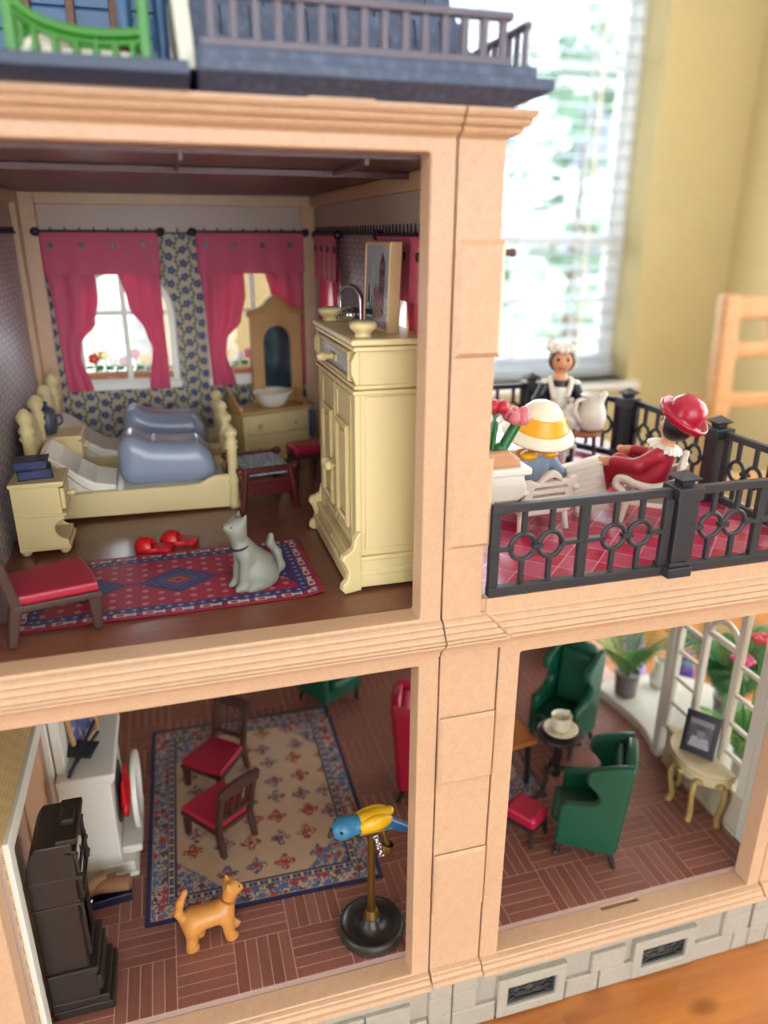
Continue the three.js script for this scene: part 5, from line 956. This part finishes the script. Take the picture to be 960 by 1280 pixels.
// red seated chairs on the rug
const chB = copyOf(chairA, 'dark wooden chair with red seat on the cream rug, the nearer one, seen from behind', [-.0815, LF + .0007, -.1186], 2.165, 'red seated toy chairs'); chB.scale.setScalar(1.08);
const chC = copyOf(chairA, 'dark wooden chair with red seat on the cream rug, the farther one in shade', [-.0800, LF + .0007, -.1655], -2.278, 'red seated toy chairs'); chC.scale.setScalar(1.08);
// orange cat
{
  const t = thing('cat', 'orange toy cat standing with raised tail beside the cream rug', 'cat', [-.0905, LF, -.0465], .08);
  const leg = (x, z, tx) => [cap(x, .0125, z * .8, .0036, x + tx * .5, .0060, z, .0024), cap(x + tx * .5, .0060, z, .0024, x + tx, .0018, z, .0022), ell(x + tx + .0012, .0018, z, .0030, .0018, .0022)];
  const f = blend([cap(-.0080, .0158, 0, .0060, .0060, .0163, 0, .0056), ell(-.0085, .0146, 0, .0056, .0066, .0062), cap(.0072, .0178, 0, .0042, .0100, .0250, 0, .0032), ell(.0112, .0292, 0, .0044, .0042, .0044), cap(.0130, .0285, 0, .0022, .0158, .0280, 0, .0014), cap(.0098, .0318, .0026, .0015, .0092, .0352, .0032, .0004), cap(.0098, .0318, -.0026, .0015, .0092, .0352, -.0032, .0004),
    ...leg(.0075, .0034, .0010), ...leg(.0075, -.0034, .0030), ...leg(-.0095, .0036, -.0014), ...leg(-.0095, -.0036, .0024)], .0022);
  const tail = blend([cap(-.0128, .0170, 0, .0022, -.0150, .0225, 0, .0020), cap(-.0150, .0225, 0, .0020, -.0138, .0290, 0, .0018), cap(-.0138, .0290, 0, .0018, -.0110, .0345, 0, .0016)], .0016);
  part('body', [nets((x, y, z) => Math.max(smin(f(x, y, z), tail(x, y, z), .0018), -y), [-.0190, -.0008, -.0082], [.0180, .0372, .0082], .0007)], plastic('#c98a44', .38), t);
  part('collar', [mv(rot(flat(new THREE.TorusGeometry(.0038, .00055, 8, 28)), PI / 2, 0, -.34), .0092, .0232, 0)], plastic('#a35a1c', .4), t);
  for (const s of [-1, 1]) eyeBall([.0148, .0306, s * .0019], .0006, plastic('#1c1612', .2), t);
  part('nose', [SPH(.0006, .0171, .0286, 0, 1, .8, 1.2, 8)], plastic('#6a3420', .4), t);
}
// parrot on a stand
const brass = mat('#6f5426', .35, { metalness: .75 });
{
  const t = thing('parrot_stand', 'brass bird stand with a round dark base by the pillar', 'stand', [-.0122, LF, -.0290]);
  part('base', [L([[0, 0], [.0150, 0], [.0164, .0010], [.0168, .0034], [.0164, .0058], [.0154, .0068], [.0142, .0066], [.0134, .0052], [.0100, .0044], [.0062, .0052], [.0044, .0080], [.0036, .0110], [0, .0112]], 44)], plastic('#2a2724', .32), t);
  part('collar', [L([[.0040, .0105], [.0042, .0112], [.0036, .0118], [.0037, .0128], [.0031, .0134], [.0032, .0144], [.0026, .0152], [0, .0152]], 24)], brass, t);
  part('pole', [CY([0, .012, 0], [0, .0640, 0], .0021, .0018, 14)], brass, t);
  part('perch', [CY([-.0050, .0640, 0], [.0100, .0640, 0], .0014, .0014, 10), SPH(.0016, -.0050, .0640, 0, 1, 1, 1, 10), SPH(.0016, .0100, .0640, 0, 1, 1, 1, 10)], brass, t);
  part('food_cup', [mv(rot(L([[0, 0], [.0028, 0], [.0032, .0014], [.0030, .0046], [.0026, .0046], [.0024, .0012], [0, .0010]], 18), 0, 0, -.25), .0070, .0520, .0020), CY([.0058, .0640, 0], [.0075, .0560, .0020], .0018, .0014, 8)], brass, t);
  part('chain', Array.from({ length: 6 }, (_, i) => mv(rot(flat(new THREE.TorusGeometry(.0011, .0004, 6, 14)), 0, i * 1.3, .5), .0016 + .0006 * i, .0625 - .0022 * i, .0026)), silver, t, 'silver chain');
  const p = thing('parrot', 'yellow toy parrot with blue head and tail perched on the brass stand', 'parrot', [-.0136, LF + .0655, -.0290], .12); p.scale.setScalar(1.14);
  const f = blend([ell(.0000, .0048, 0, .0082, .0048, .0046), cap(.0050, .0060, 0, .0036, .0098, .0072, 0, .0018)], .002);
  part('body', [nets((x, y, z) => f(x, y, z), [-.0095, -.0012, -.0060], [.0125, .0110, .0060], .0006)], plastic('#d9a514', .34), p, 'yellow body');
  part('head', [nets(blend([ell(-.0112, .0052, 0, .0052, .0048, .0048), cap(-.0075, .005, 0, .0040, -.0050, .005, 0, .0040)], .001), [-.0175, -.0010, -.0060], [-.0010, .0112, .0060], .0006)], plastic('#2f7297', .34), p, 'blue head');
  part('beak', [nets(blend([cap(-.0155, .0050, 0, .0020, -.0172, .0030, 0, .0009)], .001), [-.0195, .001, -.003], [-.012, .0085, .003], .0004)], plastic('#2a2622', .4), p);
  part('tail', [mv(rot(EX([[0, 0], [.0040, -.0004], [.0150, -.0096], [.0136, -.0118], [.0006, -.0046]], .0044, .0010), 0, 0, 0), .0060, .0040, -.0022)], plastic('#2f6796', .34), p, 'blue tail');
  for (const s of [-1, 1]) { part('wing', [SPH(.0070, .0022, .0056, s * .0030, 1.1, .52, .35, 18)], plastic('#d9a514', .34), p); part('eye', [SPH(.0008, -.0132, .0066, s * .0038, 1, 1, 1, 8)], plastic('#141414', .2), p); part('foot', [CY([-.0004, .0022, s * .0018], [.0006, -.0002, s * .0014], .0009, .0007, 6)], plastic('#4a4136', .5), p); }
}
// wing armchairs
function wingChair(label, pos, turn, m, group) {
  const t = thing('wing_armchair', label, 'armchair', pos, turn, group), side = new THREE.Shape();
  side.moveTo(-.0150, .0100); side.lineTo(.0150, .0100); side.quadraticCurveTo(.0185, .0110, .0172, .0150); side.lineTo(.0165, .0330); side.quadraticCurveTo(.0170, .0382, .0120, .0384); side.lineTo(.0020, .0400); side.quadraticCurveTo(-.0048, .0420, -.0034, .0470); side.quadraticCurveTo(-.0010, .0510, .0030, .0540); side.quadraticCurveTo(.0052, .0590, .0018, .0630); side.quadraticCurveTo(-.0060, .0670, -.0140, .0690); side.lineTo(-.0196, .0700); side.lineTo(-.0150, .0100);
  const fr = [];
  for (const s of [-1, 1]) fr.push(mv(rot(EX(side, .0056, .0018, 3, 14), 0, -PI / 2, 0), s * .0150 + .0028, 0, 0));
  fr.push(mv(rot(EX((() => { const b = new THREE.Shape(); b.moveTo(-.0150, .0100); b.lineTo(.0150, .0100); b.lineTo(.0150, .0650); b.quadraticCurveTo(.0130, .0705, .0050, .0715); b.quadraticCurveTo(0, .0722, -.0050, .0715); b.quadraticCurveTo(-.0130, .0705, -.0150, .0650); b.lineTo(-.0150, .0100); return b; })(), .0060, .0018, 3, 12), -.082, 0, 0), 0, .0002, -.0158), BB(-.0145, .0145, .0100, .0205, -.0140, .0160, .0016));
  part('frame', fr.map((g) => g), m, t);
  part('seat_cushion', [B(.0250, .0090, .0330, 0, .0235, .0045, .0036, 3)], m, t);
  part('back_cushion', [mv(rot(B(.0225, .0380, .0050, 0, 0, 0, .0022, 3), -.10, 0, 0), 0, .0470, -.0112)], m, t);
  for (const s of [-1, 1]) { part('leg', [T([[s * .0140, .0115, .0135], [s * .0150, .0070, .0155], [s * .0146, .0030, .0150], [s * .0154, .0019, .0166]], .0017, 14, 8)], blackWood, t); part('leg', [CY([s * .0140, .0115, -.0120], [s * .0150, 0, -.0160], .0020, .0014, 8)], blackWood, t); }
  return t;
}
const wc = wingChair('green wing armchair in the foreground of the wing room, beside the red footstool', [.1240, LF + .0005, -.0515], -2.16, greenP, 'green wing armchairs');
copyOf(wc, 'green wing armchair behind the cup table, by the potted palm', [.1560, LF + .0005, -.1400], -1.0, 'green wing armchairs');
copyOf(wc, 'green wing armchair in the dark back of the parlour', [.0090, LF + .0005, -.2320], .5, 'green wing armchairs');
wingChair('red wing armchair behind the front pillar, only its edge in sight', [.0480, LF + .0005, -.1210], 1.2, redP);
// pedestal table with a cup
{
  const t = thing('pedestal_table', 'small dark pedestal table with a scalloped top and three curled feet', 'table', [.1290, LF, -.0985]);
  const s = new THREE.Shape(); for (let i = 0; i <= 96; i++) { const a = i / 96 * 2 * PI, r = .0142 + .0009 * Math.cos(a * 12); s[i ? 'lineTo' : 'moveTo'](Math.cos(a) * r, Math.sin(a) * r); }
  const dm = plastic('#33272b', .3);
  part('tabletop', [mv(rot(EX(s, .0026, .0008), -PI / 2, 0, 0), 0, .0402, 0), L([[.0128, .0426], [.0138, .0434], [.0144, .0430], [.0144, .0420]], 48)], dm, t);
  part('column', [L([[0, .0100], [.0030, .0100], [.0034, .0130], [.0022, .0150], [.0026, .0180], [.0020, .0200], [.0032, .0260], [.0022, .0330], [.0030, .0360], [.0050, .0404], [0, .0404]], 20)], dm, t);
  for (let i = 0; i < 3; i++) { const a = i * 2.094 + .7, c = Math.cos(a), q = Math.sin(a); part('foot', [T([[c * .0020, .0150, q * .0020], [c * .0070, .0165, q * .0070], [c * .0105, .0090, q * .0105], [c * .0125, .0030, q * .0125], [c * .0155, .0018, q * .0155]], .0017, 24, 8), SPH(.0022, c * .0155, .0022, q * .0155, 1, 1, 1, 10)], dm, t); }
}
cupSaucer('white cup and saucer on the dark pedestal table', [.1290, LF + .0432, -.0985], plastic('#e2dcc4', .3), undefined, 1.32);
{
  const t = thing('footstool', 'small red cushioned footstool with dark legs in front of the green armchair', 'stool', [.0930, LF, -.0680], .55);
  part('cushion', [B(.0180, .0085, .0205, 0, .0165, 0, .0030, 3)], plastic('#a01636', .36), t);
  part('frame', [B(.0170, .0030, .0190, 0, .0115, 0, .0006)], blackWood, t);
  for (const s of [-1, 1]) for (const q of [-1, 1]) part('leg', [CY([s * .0072, .0110, q * .0080], [s * .0082, 0, q * .0092], .0017, .0012, 8)], blackWood, t);
}
{
  const t = thing('coffee_table', 'tan wooden table behind the footstool, its corner showing by the jamb', 'table', [.0840, LF, -.1180], .12);
  part('tabletop', [B(.0620, .0030, .0360, 0, .0335, 0, .0008)], plastic('#a5642e', .35), t);
  for (const s of [-1, 1]) for (const q of [-1, 1]) part('leg', [CY([s * .0270, .0325, q * .0140], [s * .0275, 0, q * .0145], .0022, .0016, 10)], blackWood, t);
}
{
  const t = thing('sideboard', 'black sideboard standing in the dark at the back of the parlour', 'cabinet', [.0280, LF, -.2840]);
  part('body', [BB(-.0480, .0240, .0040, .0330, -.0130, .0100, .0010)], blackWood, t);
  part('top', [BB(-.0500, .0260, .0330, .0355, -.0140, .0120, .0008), SPH(.0040, .0262, .0342, -.001, 1, .7, 2.6, 14)], blackWood, t);
  for (const x of [-.0300, -.0060, .0150]) part('door', [BB(x - .0095, x + .0095, .0070, .0300, .0095, .0112, .0006)], blackWood, t);
}
// console table and photograph
{
  const t = thing('console_table', 'half round cream and gold console table under the window', 'table', [.2086, LF, -.0590], -PI / 2);
  const gold = plastic('#a98f55', .35), goldCream = plastic('#c9bd9a', .33);
  const half = (r) => { const s = new THREE.Shape(); s.moveTo(-r, 0); s.lineTo(r, 0); s.absellipse(0, 0, r, r * .92, 0, PI, false); return s; };
  const hz = (g, y) => mv(rot(g, PI / 2, 0, 0), 0, y, 0);
  part('tabletop', [hz(EX(half(.0238), .0018, .0005, 2, 30), .0412), hz(EX(half(.0226), .0020, .0006, 2, 30), .0395), hz(EX(half(.0234), .0018, .0006, 2, 30), .0378)], goldCream, t);
  part('apron', [hz(EX(half(.0212), .0062, .0006, 2, 30), .0364)], goldCream, t);
  for (let i = 0; i < 5; i++) { const a = .35 + i * .61; part('ornament', [SPH(.0030, Math.cos(a) * .0206, .0320, Math.sin(a) * .0190, 1, .75, 1, 10)], gold, t, 'gilded ornament'); }
  for (const a of [.12, 1.05, 2.09, 3.02]) { const c = Math.cos(a), s = Math.sin(a); part('leg', [T([[c * .0185, .0310, s * .0170 + .001], [c * .0210, .0240, s * .0190 + .001], [c * .0195, .0140, s * .0178 + .001], [c * .0178, .0060, s * .0162 + .001], [c * .0192, .0016, s * .0176 + .001]], .0017, 22, 8), SPH(.0022, c * .0192, .0020, s * .0176 + .001, 1, .85, 1, 10)], gold, t, 'gilded curved leg'); }
}
{
  const t = thing('photo_frame', 'black framed grey photograph leaning on the half round console', 'picture', [.1990, LF + .0414, -.0590], -PI / 2 + .62);
  part('frame', [rot(EX(rectHole(-.0098, .0098, 0, .0265, [[-.0068, .0068, .0042, .0223]]), .0022, .0005), -.20, 0, 0), rot(BB(-.0094, .0094, .0004, .0260, .0002, .0010), -.20, 0, 0)], plastic('#12152a', .3), t);
  const pg = rot(mv(flat(new THREE.BoxGeometry(.0140, .0186, .0005)), 0, .01325, .0011), -.20, 0, 0);
  part('print', [pg], mat('#ffffff', .25, { map: tex(96, 128, (u, v) => { const dx = (u - .5), dy = (v - .55), r = Math.hypot(dx * 1.5, dy); let c = mixc(hex('#35343f'), hex('#55545f'), vnoise(u * 8, v * 8)); if (v < .38 && Math.abs(dx) < .44 - v * .3) c = hex('#a9a8b6'); if (r < .24) c = hex('#77727a'); if (r < .30 && dy > .06) c = hex('#2b2932'); if (v > .8) c = hex('#8a8894'); return mixc(c, hex('#6a6874'), .25 * vnoise(u * 20, v * 20)); }) }), t, 'black and white portrait photograph', true);
}
// palms
const palmGreen = plastic('#27702f', .42), palmLight = plastic('#5b9540', .45), potGrey = plastic('#6d6468', .4);
function frondGeo(len, droop, w) {
  const c = new THREE.QuadraticBezierCurve3(V(0, 0, 0), V(0, len * .62, len * .22), V(0, len * (.9 - droop), len * (.35 + droop * .8))), g = [flat(new THREE.TubeGeometry(c, 16, .0007, 5))], n = 20;
  for (let i = 3; i < n; i++) { const t = i / n, p = c.getPoint(t), d = c.getTangent(t), l = w * Math.sin(Math.PI * Math.min(1, .18 + t * .80)) ; for (const s of [-1, 1]) { const k = new THREE.BufferGeometry(), tip = p.clone().add(V(s * l, -l * .22, 0)).addScaledVector(d, l * .5), a = p.clone().addScaledVector(d, -.0006), b = p.clone().addScaledVector(d, .0006), m1 = p.clone().lerp(tip, .5).addScaledVector(d, -.0006), m2 = p.clone().lerp(tip, .5).addScaledVector(d, .0006).add(V(0, .0004, 0));
    k.setAttribute('position', new THREE.Float32BufferAttribute([a, m1, b, b, m1, m2, m1, tip, m2].flatMap((q) => [q.x, q.y, q.z]), 3)); k.computeVertexNormals(); k.setAttribute('uv', new THREE.Float32BufferAttribute(new Float32Array(18), 2)); g.push(k); } }
  return mergeGeometries(g);
}
function palm(label, pos, s, m, n, potH, turn0, flowers, lean = .22) {
  const t = thing('potted_palm', label, 'plant', pos, turn0);
  part('pot', [L([[0, 0], [.0072, 0], [.0086, .0010], [.0098, potH - .003], [.0104, potH - .002], [.0104, potH], [.0094, potH], [.0090, potH - .003], [0, potH - .003]].map(([a, b]) => [a * s, b]), 28)], potGrey, t, 'grey plant pot');
  const base = boxUV(frondGeo(.052 * s, .12, .0150 * s)), long = boxUV(frondGeo(.074 * s, .30, .0150 * s));
  for (let i = 0; i < n; i++) { const f = part('frond', i % 3 ? base : long, m, t, null, true); f.position.y = potH - .004; f.rotation.order = 'YXZ'; f.rotation.y = i * 2.399; f.rotation.x = .02 + lean * ((i * 7) % 5) / 5; }
  if (flowers) for (let i = 0; i < 4; i++) { const a = i * 1.7 + .4, x = Math.cos(a) * .012, z = Math.sin(a) * .012, h = potH + .050 + .009 * i; const st = part('flower_stem', [CY([0, potH - .004, 0], [x, h, z], .0008, .0007, 6)], palmGreen, t), g = []; for (let k = 0; k < 6; k++) g.push(SPH(.0034, x + .0040 * Math.cos(k * 1.05), h, z + .0040 * Math.sin(k * 1.05), 1, .6, 1, 10)); part('blossom', g, plastic(i % 2 ? '#b3182c' : '#b22a62', .4), st, 'red blossom'); }
  return t;
}
palm('potted palm in a grey pot on the white bay ledge behind the armchair', [.2255, LF + .0069, -.1690], .9, palmLight, 9, .0200, .3);
palm('tall dark green palm standing outside the middle window pane', [.2760, LF + .0069, -.1200], 1.05, palmGreen, 26, .0200, 1.1, false, .12);
palm('palm with red blossoms outside the window next to the front frame', [.2470, LF + .0069, -.0700], .68, palmLight, 15, .0160, .2, true, .10);
// dolls standing outside behind the bay
{
  const purple = plastic('#4c2a8c', .4), lav = plastic('#b7a4e0', .4);
  figure('person', 'figure in a dark purple dress standing outside behind the window bars', [.3180, TY + .0265, -.2180], -2.2, { seated: false, dress: purple, dressLabel: 'purple dress', hair: hairBrown, longHair: true, arms: [[-1, .0100, .0020, -.0130, .0060, .0080], [1, .0100, .0020, .0130, .0060, .0080]] });
  figure('person', 'figure in a pale lavender dress standing outside beyond the bay ledge', [.2950, TY + .0265, -.2560], -2.0, { seated: false, dress: lav, dressLabel: 'lavender dress', hair: hairBrown, arms: [[-1, .0100, .0020, -.0130, .0060, .0080], [1, .0100, .0020, .0130, .0060, .0080]] });
}
{
  const v = thing('vase', 'white vase standing outside just beyond the bay ledge', 'vase', [.2560, LF + .0068, -.1720]);
  part('vase', [L([[0, 0], [.0050, 0], [.0060, .0030], [.0072, .0090], [.0050, .0150], [.0036, .0190], [.0052, .0230], [.0046, .0230], [.0030, .0190], [0, .0180]], 28)], whiteDoll, v);
}
// ---------------------------------------------------------------- roof terrace and attic room on top
const roofGrey = plastic('#5f5866', .45), crib = plastic('#357f24', .36), atticBlue = plastic('#345a88', .4), atticWhite = plastic('#d5d3c6', .5);
function frustum(x0, x1, z0, z1, y0, X0, X1, Z0, Z1, y1) {
  const P = [[x0, y0, z1], [x1, y0, z1], [x1, y0, z0], [x0, y0, z0], [X0, y1, Z1], [X1, y1, Z1], [X1, y1, Z0], [X0, y1, Z0]], q = [[0, 1, 5, 4], [1, 2, 6, 5], [2, 3, 7, 6], [3, 0, 4, 7], [4, 5, 6, 7], [3, 2, 1, 0]], pos = [];
  for (const [a, b, c, d] of q) for (const i of [a, b, c, a, c, d]) pos.push(...P[i]);
  const g = new THREE.BufferGeometry(); g.setAttribute('position', new THREE.Float32BufferAttribute(pos, 3)); g.computeVertexNormals(); return boxUV(g);
}
hp('attic_floor', [frustum(-.176, -.0728, -.27, .0085, .1774, -.176, -.0726, -.27, .0145, .1800), BB(-.176, -.0726, .1799, .1834, -.27, .0145, .0006)], slateDark);
hp('terrace_floor', [frustum(-.0700, .0240, -.27, .0060, .1774, -.0704, .0338, -.27, .0142, .1814), BB(-.0704, .0338, .1813, .1846, -.27, .0142, .0005), BB(-.0700, .0298, .1840, .1882, -.27, .0100, .0007)], slateMat);
hp('roof_support', [BB(-.0400, -.0200, .1766, .1786, .0010, .0068, .0003), BB(.004, .020, .1766, .1786, .0010, .0060, .0003)], peach);
hp('attic_side_wall', [frustum(-.0742, -.0702, -.26, .0030, .1835, -.0775, -.0735, -.26, .0000, .2400)], atticWhite);
// blue boarded back wall with a brown window frame
const atticWall = hp('attic_back_wall', [BB(-.176, -.0750, .1834, .2600, -.0905, -.0880)], atticBlue);
for (let i = 0; i < 9; i++) part('board', [mv(BB(-.176, -.0752, .1836 + i * .0082, .1836 + i * .0082 + .0078, -.0884, -.0868, .0006), 0, -TY, 0)], atticBlue, atticWall);
hp('attic_window_frame', [mv(EX(rectHole(-.124, -.090, .196, .236, [[-.120, -.1085, .200, .232], [-.1055, -.094, .200, .232]]), .0036, .0005), 0, 0, -.0870)], plastic('#5a3826', .5));
{
  const t = thing('toy_crib', 'green toy crib with a curved baluster rail at the front of the attic', 'crib', [-.1005, .1834, -.0200]);
  const railPts = (z) => [[-.0165, .0155, z], [-.0100, .0118, z], [-.0020, .0098, z], [.0080, .0094, z], [.0165, .0102, z]];
  for (const z of [.0105, -.0105]) {
    part('rail', [T(railPts(z), .0015, 30, 8), T(railPts(z).map(([a, b, c]) => [a, b - .0022, c]), .0009, 30, 8)], crib, t);
    for (const x of [-.0115, -.0062, -.0010, .0042, .0094, .0140]) { const h = lerp3(x, [[-.0165, .0150], [-.0100, .0112], [-.0020, .0094], [.0165, .0096]]) - .001; part('baluster', [L([[0, .0010], [.0007, .0010], [.0008, h * .25], [.0012, h * .5], [.0008, h * .7], [.0011, h * .8], [.0008, h], [0, h]], 10, x, 0, z)], crib, t); }
  }
  for (const sx of [-1, 1]) for (const z of [.0105, -.0105]) part('post', [B(.0032, sx < 0 ? .0270 : .0200, .0032, sx * .0175, sx < 0 ? .0135 : .0100, z, .0007)], crib, t);
  part('end_board', [mv(rot(EX([[-.0090, .0015], [.0090, .0015], [.0090, .0210], [.0040, .0270], [-.0040, .0270], [-.0090, .0210]], .0026, .0006), 0, PI / 2, 0), .0162, 0, 0)], crib, t);
  part('mattress', [BB(-.0160, .0160, .0014, .0060, -.0092, .0092, .0016)], ivory, t);
  part('pillow', [SPH(.0055, -.0095, .0072, 0, 1.2, .6, 1.3, 14)], ivory, t);
}
{
  const t = thing('toy_ball', 'small dark red ball lying on the attic crib mattress', 'ball', [-.0885, .1912, -.0150]);
  part('ball', [SPH(.0019, 0, 0, 0, 1, 1, 1, 16)], plastic('#7a2024', .4), t);
}
{
  const t = thing('toy_bed', 'blue toy bed with turned posts next to the white attic wall', 'bed', [-.0800, .1834, -.0320]);
  for (const [x, z] of [[.0020, .0120], [-.0080, .0120], [.0020, -.0240], [-.0080, -.0240]]) part('post', [L([[0, 0], [.0019, 0], [.0019, .0090], [.0023, .0100], [.0019, .0106], [.0024, .0116], [.0020, .0122], [.0021, .0200], [.0026, .0212], [.0018, .0224], [.0024, .0240], [0, .0250]], 18, x, 0, z)], atticBlue, t);
  for (const z of [.0112, -.0248]) part('end_panel', [BB(-.0072, .0012, .0020, .0080, z, z + .0016, .0004)], atticBlue, t);
  part('mattress', [BB(-.0078, .0018, .0030, .0070, -.0230, .0110, .0010)], plastic('#8a7f98', .5), t);
}
// terrace railing
{
  const t = thing('roof_railing', 'grey brown railing with square balusters along the roof terrace edge', 'railing', [-.0200, .1882, -.0060]);
  const x0 = -.0688, x1 = .0222, z = .0064;
  const L2 = (g) => mv(g, .0200, -.1882, .0060);
  part('bottom_rail', [L2(BB(x0, x1, .1882, .1906, z - .0018, z + .0016, .0005))], roofGrey, t);
  part('top_rail', [L2(BB(x0, x1, .2000, .2022, z - .0019, z + .0017, .0006))], roofGrey, t);
  for (let i = 0; i < 15; i++) { const x = x0 + .0030 + i * .00608; part('baluster', [L2(BB(x - .0011, x + .0011, .1902, .2004, z - .0011, z + .0009, .0004))], roofGrey, t); }
  const xs = .0272;
  part('side_rail', [L2(BB(xs - .0011, xs + .0011, .1984, .2004, -.034, .0074, .0006))], roofGrey, t);
  part('side_rail', [L2(BB(xs - .0011, xs + .0011, .1882, .1892, -.034, .0074, .0004))], roofGrey, t);
  for (let i = 0; i < 7; i++) part('baluster', [L2(BB(xs - .0008, xs + .0008, .1890, .1990, .0050 - i * .0058, .0064 - i * .0058, .0003))], roofGrey, t);
}
// slate mansard behind the railing
const mans = hp('mansard_roof', [frustum(-.0700, .0270, -.25, -.0240, .1880, -.0700, .0050, -.23, -.0440, .2420)], slateMat);
{
  const nrm = V(0, .020, .054).normalize(), tilt = -Math.atan2(.020, .054);
  for (let r = 0; r < 4; r++) for (let i = 0; i < 11; i++) {
    const y = .1890 + r * .0088, f = (y - .188) / .054, xr = .0270 - .0220 * f, x = -.0690 + i * .0090 + (r % 2) * .0045; if (x + .0042 > xr) continue;
    const g = mv(rot(BB(-.0043, .0043, 0, .0096, 0, .0012, .0003), tilt, 0, 0), x + .0045 > xr ? x : x, y - TY, -.0240 - .020 * f + .0002 + .0004);
    part('slate', [g], slateMat, mans);
  }
}
renderer.render(scene, camera);
